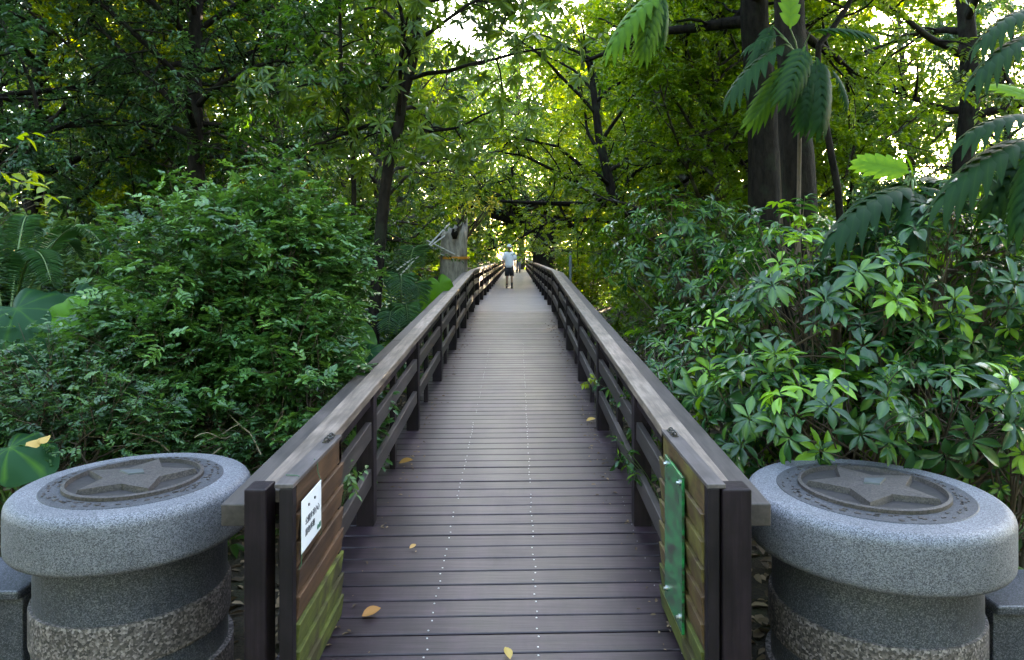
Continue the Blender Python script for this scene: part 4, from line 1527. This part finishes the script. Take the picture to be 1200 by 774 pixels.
TREES = [
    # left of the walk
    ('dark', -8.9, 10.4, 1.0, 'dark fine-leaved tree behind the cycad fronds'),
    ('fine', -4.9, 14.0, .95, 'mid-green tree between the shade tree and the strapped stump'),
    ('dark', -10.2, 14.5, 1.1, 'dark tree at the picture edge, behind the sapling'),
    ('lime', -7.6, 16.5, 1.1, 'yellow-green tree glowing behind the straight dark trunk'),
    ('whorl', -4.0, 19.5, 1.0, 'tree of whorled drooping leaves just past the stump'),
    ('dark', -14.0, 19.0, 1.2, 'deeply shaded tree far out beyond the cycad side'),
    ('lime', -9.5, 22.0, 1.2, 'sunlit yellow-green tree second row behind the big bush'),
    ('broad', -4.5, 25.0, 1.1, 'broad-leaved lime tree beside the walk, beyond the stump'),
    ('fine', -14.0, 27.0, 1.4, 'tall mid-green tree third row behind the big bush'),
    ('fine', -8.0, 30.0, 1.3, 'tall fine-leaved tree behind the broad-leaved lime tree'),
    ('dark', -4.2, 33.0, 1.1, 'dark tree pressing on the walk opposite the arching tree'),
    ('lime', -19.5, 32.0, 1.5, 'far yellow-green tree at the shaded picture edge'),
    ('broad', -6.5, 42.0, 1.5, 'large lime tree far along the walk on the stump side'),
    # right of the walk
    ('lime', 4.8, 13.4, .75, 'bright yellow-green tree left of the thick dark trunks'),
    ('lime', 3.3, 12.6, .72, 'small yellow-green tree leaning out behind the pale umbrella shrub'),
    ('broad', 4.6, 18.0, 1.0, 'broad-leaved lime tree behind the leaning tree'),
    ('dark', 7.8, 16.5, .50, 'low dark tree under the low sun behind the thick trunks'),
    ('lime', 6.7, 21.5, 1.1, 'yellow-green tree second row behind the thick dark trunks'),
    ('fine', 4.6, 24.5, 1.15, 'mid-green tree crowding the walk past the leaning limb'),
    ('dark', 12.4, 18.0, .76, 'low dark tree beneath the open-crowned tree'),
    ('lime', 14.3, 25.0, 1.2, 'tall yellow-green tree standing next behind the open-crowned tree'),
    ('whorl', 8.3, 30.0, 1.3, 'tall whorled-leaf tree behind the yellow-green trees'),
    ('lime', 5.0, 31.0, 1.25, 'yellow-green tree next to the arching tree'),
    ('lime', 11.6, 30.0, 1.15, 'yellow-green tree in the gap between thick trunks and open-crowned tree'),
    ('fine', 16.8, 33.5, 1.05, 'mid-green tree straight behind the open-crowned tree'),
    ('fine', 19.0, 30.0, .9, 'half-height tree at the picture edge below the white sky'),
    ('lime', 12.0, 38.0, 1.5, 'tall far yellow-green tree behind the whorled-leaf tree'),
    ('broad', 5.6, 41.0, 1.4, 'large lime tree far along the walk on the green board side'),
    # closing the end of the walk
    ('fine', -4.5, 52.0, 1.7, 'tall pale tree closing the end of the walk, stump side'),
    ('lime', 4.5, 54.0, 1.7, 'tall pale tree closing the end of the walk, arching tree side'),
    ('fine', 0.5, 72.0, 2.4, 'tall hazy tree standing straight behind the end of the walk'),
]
for (k, x, y, sc, lab) in TREES:
    put(k, PT, {'fine': 'fine_leaved_tree', 'lime': 'yellow_green_tree', 'dark': 'dark_leaved_tree', 'whorl': 'whorled_leaf_tree', 'broad': 'broad_leaved_tree'}[k], 'tree', x, y, sc, lab, 'forest trees along the walk', 'trunk', 'crown')

SHRUBS = [
    ('dark', -3.6, 8.6, 1.15, 'dark pointed-leaf shrub rising behind the big bush'),
    ('dark', -5.6, 8.2, 1.0, 'dark shrub between the big bush and the cycad'),
    ('small', -2.5, 8.0, .75, 'small-leaved shrub between the big bush and the leaning slender tree'),
    ('dark', -6.6, 7.4, 1.1, 'dark shrub behind the tall taro at the picture edge'),
    ('whorl', -2.6, 10.6, .85, 'whorled glossy shrub at the leaning tree foot'),
    ('small', -4.4, 11.2, 1.3, 'fine-leaved shrub behind the leaning slender tree'),
    ('lime', -2.9, 12.6, .85, 'lime shrub between the young palm and the stump'),
    ('dark', -3.4, 16.8, 1.0, 'dark shrub at the stump foot'),
    ('lime', -2.9, 22.0, 1.2, 'lime shrub on the near side of the far walk past the stump'),
    ('dark', -2.8, 27.0, 1.2, 'dark shrub beside the far walk beyond the white-shirted man'),
    ('small', -2.7, 36.0, 1.3, 'shrub hugging the far walk on the stump side'),
    ('small', 4.7, 11.4, .95, 'fine-leaved shrub behind the pale umbrella shrub'),
    ('dark', 5.2, 9.6, 1.15, 'dark shrub under the thick dark trunks'),
    ('dark', 6.8, 8.4, 1.1, 'dark shrub behind the big lobed-leaf plant'),
    ('lime', 5.0, 15.0, 1.0, 'lime shrub at the leaning tree foot'),
    ('whorl', 4.8, 18.6, .9, 'whorled shrub past the leaning tree beside the wire fence'),
    ('small', 4.0, 23.5, 1.2, 'fine-leaved shrub behind the wire fence'),
    ('lime', 3.0, 28.0, 1.2, 'lime shrub beside the far walk before the arching tree'),
    ('dark', 2.9, 37.0, 1.3, 'dark shrub beside the far walk behind the arching tree'),
    ('whorl', 4.3, 6.6, 1.0, 'whorled dark shrub behind the large umbrella shrub'),
]
for (k, x, y, sc, lab) in SHRUBS:
    put(k, PS, {'small': 'fine_leaved_shrub', 'dark': 'dark_leaved_shrub', 'lime': 'lime_shrub', 'whorl': 'whorled_leaf_shrub'}[k], 'shrub', x, y, sc, lab, 'shrubs under the trees', 'stem', 'foliage')

# ------------------------------------------------------------------ stuff: ground cover, leaf litter, far woodland
r = np.random.default_rng(71)
n = 5200
x = np.where(r.random(n) < .5, -1, 1) * (1.35 + r.gamma(1.6, 3.2, n))
yy = r.uniform(3.9, 40, n)
keep = ~((np.abs(x - 3.0) < 1.6) & (np.abs(yy - 17) < 6) & (r.random(n) < .75)) & ~((np.abs(np.abs(x) - 1.8) < .8) & (yy < 4.1))
x, yy = x[keep], yy[keep]
n = len(x)
TP = np.stack([x, yy, gz(x, yy)], -1)
TD = unit(np.array([0, 0, 1.0]) + r.normal(0, .3, (n, 3)))
TL = r.uniform(.05, .35, n)
me = leaves_mesh('ground_cover', *spray(r, TP, TD, TL, 'whorl', 8, .16, .15, 0, .5, .4), T6, M['lf_mid'])
tag(link(bpy.data.objects.new('ground_cover', me)), 'low leafy ground cover under the trees', kind='stuff')
n = 16000
x = np.where(r.random(n) < .5, -1, 1) * (1.0 + r.gamma(1.3, 1.6, n))
yy = 2.2 + 26 * r.random(n) ** 1.5
P = np.stack([x, yy, gz(x, yy) + r.uniform(.0, .03, n)], -1)
D = r.normal(0, 1, (n, 3)); D[:, 2] *= .15
N = np.array([0, 0, 1.0]) + r.normal(0, .35, (n, 3))
me = leaves_mesh('leaf_litter', P, D, N, r.uniform(.05, .13, n), .5, r.random(n), T6, M['litter'])
tag(link(bpy.data.objects.new('leaf_litter', me)), 'brown leaf litter on the forest floor', kind='stuff')


def belt(n, seed):
    r = np.random.default_rng(seed)
    a = r.uniform(-1.15, 1.15, n)                     # bearing from straight ahead
    gap = np.abs(a) < .006
    dist = np.where(np.abs(a) < .45, r.uniform(60, 85, n), r.uniform(34, 60, n))
    top = 11 + 4 * np.sin(a * 17) + 3 * np.sin(a * 41 + 2) + np.where(np.abs(a) < .45, 6, 0)
    top = np.where((a > .30) & (a < .75), 5.5 + 1.5 * np.sin(a * 33), top)
    z = top * r.random(n) ** .8
    P = np.stack([dist * np.sin(a), dist * np.cos(a), z], -1)
    glint = (np.abs(a - .449) < .018) & (np.abs(z - dist * .185) < dist * .02)
    P = P[~(gap & (z < 2.0)) & ~glint]
    nc = 30000
    c = r.uniform(-.42, .28, nc)
    dc = r.uniform(80, 105, nc)
    P = np.concatenate([P, np.stack([dc * np.sin(c), dc * np.cos(c), (26 + 4 * np.sin(c * 31)) * r.random(nc) + 1.5], -1)])
    # unseen trees added behind the entrance to block the low frontal sky light
    nb = 34000
    b = r.uniform(1.3, 4.98, nb)
    db = r.uniform(13, 24, nb)
    top = 15 + 2.5 * np.sin(b * 11) + 2 * np.sin(b * 23 + 1)
    P = np.concatenate([P, np.stack([db * np.sin(b), db * np.cos(b), top * r.random(nb) ** .8], -1)])
    n = len(P)
    D = r.normal(0, 1, (n, 3)); D[:, 2] -= .4
    N = np.array([0, -.3, 1.0]) + r.normal(0, .5, (n, 3))
    return leaves_mesh('far_woods_and_light_block', P, D, N, r.uniform(.35, .8, n), .6, r.normal(.5, .2, n), T6, M['lf_mid'])


tag(link(bpy.data.objects.new('far_woods_and_light_block', belt(60000, 81))), 'far woodland closing the view, plus light-blocking trees added behind the entrance', kind='stuff')

# ================================================================== PEOPLE
M['skin'] = plain('skin', (0.42, 0.25, 0.18), 0.55, var=.08)
M['shirt'] = plain('white_shirt', (0.86, 0.87, 0.90), 0.8, var=.06, scale=6)
M['cap'] = plain('white_cap', (0.78, 0.77, 0.74), 0.8, var=.04)
M['black'] = plain('black_cloth', (0.02, 0.019, 0.021), 0.85, var=.3)
M['grey_cloth'] = plain('grey_cloth', (0.10, 0.095, 0.10), 0.85, var=.3)
M['hair'] = plain('dark_hair', (0.02, 0.016, 0.013), 0.6)


def loft(mb, rings, k=18):
    """rings of (cx, cy, z, rx, ry)"""
    n = len(rings)
    V = []
    for (x, y, z, rx, ry) in rings:
        V += [(x + rx * math.cos(2 * math.pi * j / k), y + ry * math.sin(2 * math.pi * j / k), z) for j in range(k)]
    F = [(i * k + j, i * k + (j + 1) % k, (i + 1) * k + (j + 1) % k, (i + 1) * k + j) for i in range(n - 1) for j in range(k)]
    F += [tuple(range(k - 1, -1, -1)), tuple(range((n - 1) * k, n * k))]
    mb.add(V, F)


def skin_body(name, J, E, Rr, mat, parent, root=0):
    me = bpy.data.meshes.new(name)
    me.from_pydata(J, E, [])
    me.materials.append(mat)
    o = bpy.data.objects.new(name, me)
    link(o, parent)
    sk = o.modifiers.new('skin', 'SKIN')
    sk.use_smooth_shade = True
    lay = me.skin_vertices.new() if not me.skin_vertices else me.skin_vertices[0]
    for i, v in enumerate(me.skin_vertices[0].data):
        v.radius = (Rr[i], Rr[i]) if np.isscalar(Rr[i]) else Rr[i]
        v.use_root = i == root
    ss = o.modifiers.new('round', 'SUBSURF')
    ss.levels = 1
    ss.render_levels = 1
    return o


def person(loc, h, label, front, shirt, shorts, shoes, stride, cap=None, hair=None, bag=None, long_legs=False):
    """front -1: walks towards the camera (-y), +1: away"""
    t = empty('person', loc, label, 'person')
    f = front
    J, E, Rr = [], [], []

    def jn(x, y, z, r, p=None):
        J.append((x, y * f, z))
        Rr.append(r)
        if p is not None: E.append((p, len(J) - 1))
        return len(J) - 1
    pel = jn(0, 0, .95, (.14, .10))
    sp = jn(0, .01, 1.14, (.135, .10), pel)
    ch = jn(0, .0, 1.33, (.16, .11), sp)
    nk = jn(0, .02, 1.47, .055, ch)
    hb = jn(0, .035, 1.54, .065, nk)
    hd = jn(0, .045, 1.61, (.078, .092), hb)
    tp = jn(0, .03, 1.70, (.06, .07), hd)
    for s in (-1, 1):
        a = jn(s * .165, 0, 1.40, .055, ch)
        sw = .10 * s * (1 if stride > 0 else 0)
        b = jn(s * .225, .00 - sw * .3, 1.13, .042, a)
        c = jn(s * .235, .06 + sw, .90, .030, b)
        p_ = jn(s * .235, .075 + sw, .84, (.02, .036), c)
        for q, (dy, ln) in enumerate(((-.028, .075), (-.010, .088), (.010, .082), (.026, .066))):
            m1 = jn(s * .233, .08 + sw + dy, .80, .0085, p_)
            m2 = jn(s * .228, .085 + sw + dy, .80 - ln * .55, .0075, m1)
            jn(s * .218, .085 + sw + dy, .80 - ln * .95, .006, m2)
        th = jn(s * .222, .115 + sw, .845, .009, p_)
        jn(s * .212, .125 + sw, .80, .008, th)
        hp = jn(s * .085, 0, .88, .085, pel)
        st = stride * s
        kn = jn(s * .095, .06 + st * .5, .50, .054, hp)
        an = jn(s * .10, st * .95 - .02, .095 + (0.03 if st < 0 else 0), .036, kn)
        jn(s * .105, st * .95 + .12, .04 + (0.0 if st >= 0 else -.0), .034, an)
    k = h / 1.78
    J[:] = [(x * k, y * k, z * k) for x, y, z in J]
    Rr[:] = [tuple(q * k for q in r) if isinstance(r, tuple) else r * k for r in Rr]
    body = skin_body('body', J, E, Rr, M['skin'], t)

    def part(name, mb, mat):
        o = obj(name, [(x * k, y * f * k, z * k) for x, y, z in mb.V], [tuple(reversed(q)) if f < 0 else q for q in mb.F], mat, t, True, local=True)
        return o
    mb = MB()
    loft(mb, [(0, 0, .83, .185, .135), (0, 0, .95, .18, .135), (0, .01, 1.1, .175, .13), (0, .01, 1.28, .19, .135), (0, .01, 1.38, .185, .12), (0, .015, 1.44, .13, .09), (0, .02, 1.475, .07, .07)])
    for s in (-1, 1):
        mb.tube([(s * .12, 0, 1.40), (s * .185, 0, 1.38), (s * .222, 0, 1.25), (s * .236, 0, 1.13)], np.array([.06, .075, .072, .07]), 12)
    part('shirt', mb, M[shirt])
    mb = MB()
    loft(mb, [(0, 0, .80, .175, .13), (0, 0, .86, .178, .132), (0, 0, .96, .172, .125)])
    zl = .10 if long_legs else .47
    for s in (-1, 1):
        st = stride * s
        pts = [(s * .085, 0, .88), (s * .09, .045 + st * .3, .66), (s * .095, .06 + st * .5, .50)]
        rad = [.105, .096, .09]
        if long_legs:
            pts.append((s * .10, st * .95 - .02, .11)); rad.append(.065)
        mb.tube(pts, np.array(rad), 14)
    part('trousers' if long_legs else 'shorts', mb, M[shorts])
    for s in (-1, 1):
        st = stride * s
        mb = MB()
        y0 = st * .95
        loft(mb, [(s * .104, y0 + .045, .0, .045, .135), (s * .104, y0 + .045, .03, .05, .14), (s * .104, y0 + .03, .07, .046, .11), (s * .102, y0 - .02, .12, .042, .05), (s * .10, y0 - .015, .24, .046, .048)])
        part('shoe', mb, M[shoes])
    # face: eyes, nose, mouth, ears
    if f < 0:
        mb = MB()
        mb.lathe([(.001, -.03), (.014, -.015), (.006, .03)], (0, .135, 1.60), 8)
        part('nose', mb, M['skin'])
        for s in (-1, 1):
            mb = MB(); mb.lathe([(.001, -.008), (.013, 0), (.001, .008)], (s * .032, .128, 1.63), 8); part('eye', mb, M['ink'])
        mb = MB(); mb.box(-.025, .025, .118, .128, 1.545, 1.555); part('mouth', mb, M['hair'])
    for s in (-1, 1):
        mb = MB(); mb.lathe([(.004, -.03), (.014, 0), (.006, .03)], (s * .085, .03, 1.61), 8); part('ear', mb, M['skin'])
    if hair:
        mb = MB(); loft(mb, [(0, .01, 1.53, .07, .06), (0, .015, 1.60, .098, .098), (0, .02, 1.68, .095, .105), (0, .03, 1.745, .05, .06)]); part('hair', mb, M[hair])
    if cap:
        mb = MB(); loft(mb, [(0, .04, 1.655, .105, .118), (0, .04, 1.70, .103, .115), (0, .035, 1.75, .08, .09), (0, .03, 1.775, .03, .035)])
        loft(mb, [(0, .13, 1.652, .085, .095), (0, .13, 1.664, .085, .095)])
        part('cap', mb, M[cap])
        mb = MB(); mb.tube([(-.075, .03, 1.485), (-.04, .10, 1.47), (.04, .10, 1.47), (.075, .03, 1.485)], .022, 8); part('neck_cloth', mb, M['black'])
    if bag:
        mb = MB(); loft(mb, [(0, -.17, 1.0, .13, .07), (0, -.19, 1.1, .15, .09), (0, -.18, 1.3, .15, .09), (0, -.15, 1.42, .11, .06)])
        part('backpack', mb, M[bag])
    return t


person((-.28, 26.8, .787), 1.70, 'man in white shirt, white cap and black shorts walking on the boardwalk', -1, 'shirt', 'black', 'black', .10, cap='cap')
person((.12, 50.0, .787), 1.66, 'distant walker in dark clothes just behind the white-shirted man', -1, 'black', 'grey_cloth', 'black', .16, hair='hair', long_legs=True)

# green wire fence past the kink
t = empty('wire_fence', (1.35, 24.5, .05), 'green wire mesh fence with a grey post beside the far walk', 'fence')
for (x, yy) in ((1.62, 21.0), (1.9, 25.0), (2.2, 29.0)):
    mb = MB(); mb.tube([(x, yy, -.1), (x, yy, 2.15)], .035, 10); mb.build('post', M['fence_post'], t, smooth=True)
mb = MB()
for z in np.linspace(.9, 2.1, 14):
    mb.tube([(1.62, 21.0, z), (1.9, 25.0, z), (2.2, 29.0, z)], .004, 4)
for q in np.linspace(0, 1, 60):
    x = 1.62 + .58 * q
    mb.tube([(x, 21 + 8 * q, .85), (x, 21 + 8 * q, 2.12)], .004, 4)
mb.build('mesh_panel', M['fence'], t)

# ================================================================== CAMERA, LIGHT
cam = bpy.data.cameras.new('camera')
cam.sensor_fit = 'HORIZONTAL'
cam.sensor_width = 36
cam.lens = 36 * 820 / 1200
cam.shift_x = -5.5 / 1200
cam.shift_y = -87 / 1200
cam.clip_end = 2500
co = bpy.data.objects.new('camera', cam)
co.location = (0, 0, EYE)
co.rotation_euler = (R(90), 0, 0)
COL.objects.link(co)
S.camera = co

SUN_AZ, SUN_EL = R(25.7), R(11)          # to the right of straight ahead, low
sd = Vector((math.sin(SUN_AZ) * math.cos(SUN_EL), math.cos(SUN_AZ) * math.cos(SUN_EL), math.sin(SUN_EL)))
sl = bpy.data.lights.new('sun', 'SUN')
sl.energy = 5.0
sl.angle = R(0.6)
sl.color = (1.0, 0.86, 0.62)
so = bpy.data.objects.new('sun', sl)
so.rotation_euler = sd.to_track_quat('Z', 'Y').to_euler()
so.location = (20, 40, 30)
COL.objects.link(so)

W = bpy.data.worlds.new('World')
S.world = W
W.use_nodes = True
wn = W.node_tree
sky = wn.nodes.new('ShaderNodeTexSky')
sky.sky_type = 'NISHITA'
sky.sun_disc = False
sky.sun_elevation = SUN_EL
sky.sun_rotation = SUN_AZ
sky.air_density = 1.0
sky.dust_density = 1.5
wn.links.new(sky.outputs[0], wn.nodes['Background'].inputs[0])
wn.nodes['Background'].inputs[1].default_value = 0.15

vs = S.view_settings
vs.view_transform = 'Standard'
vs.look = 'None'
vs.gamma = 1
vs.exposure = 4.5
vs.use_white_balance = True
vs.white_balance_temperature = 7400
vs.white_balance_tint = 15
cy = S.cycles
cy.max_bounces = 7
cy.diffuse_bounces = 4
cy.glossy_bounces = 2
cy.transmission_bounces = 4
cy.use_denoising = True
cy.sample_clamp_indirect = 6
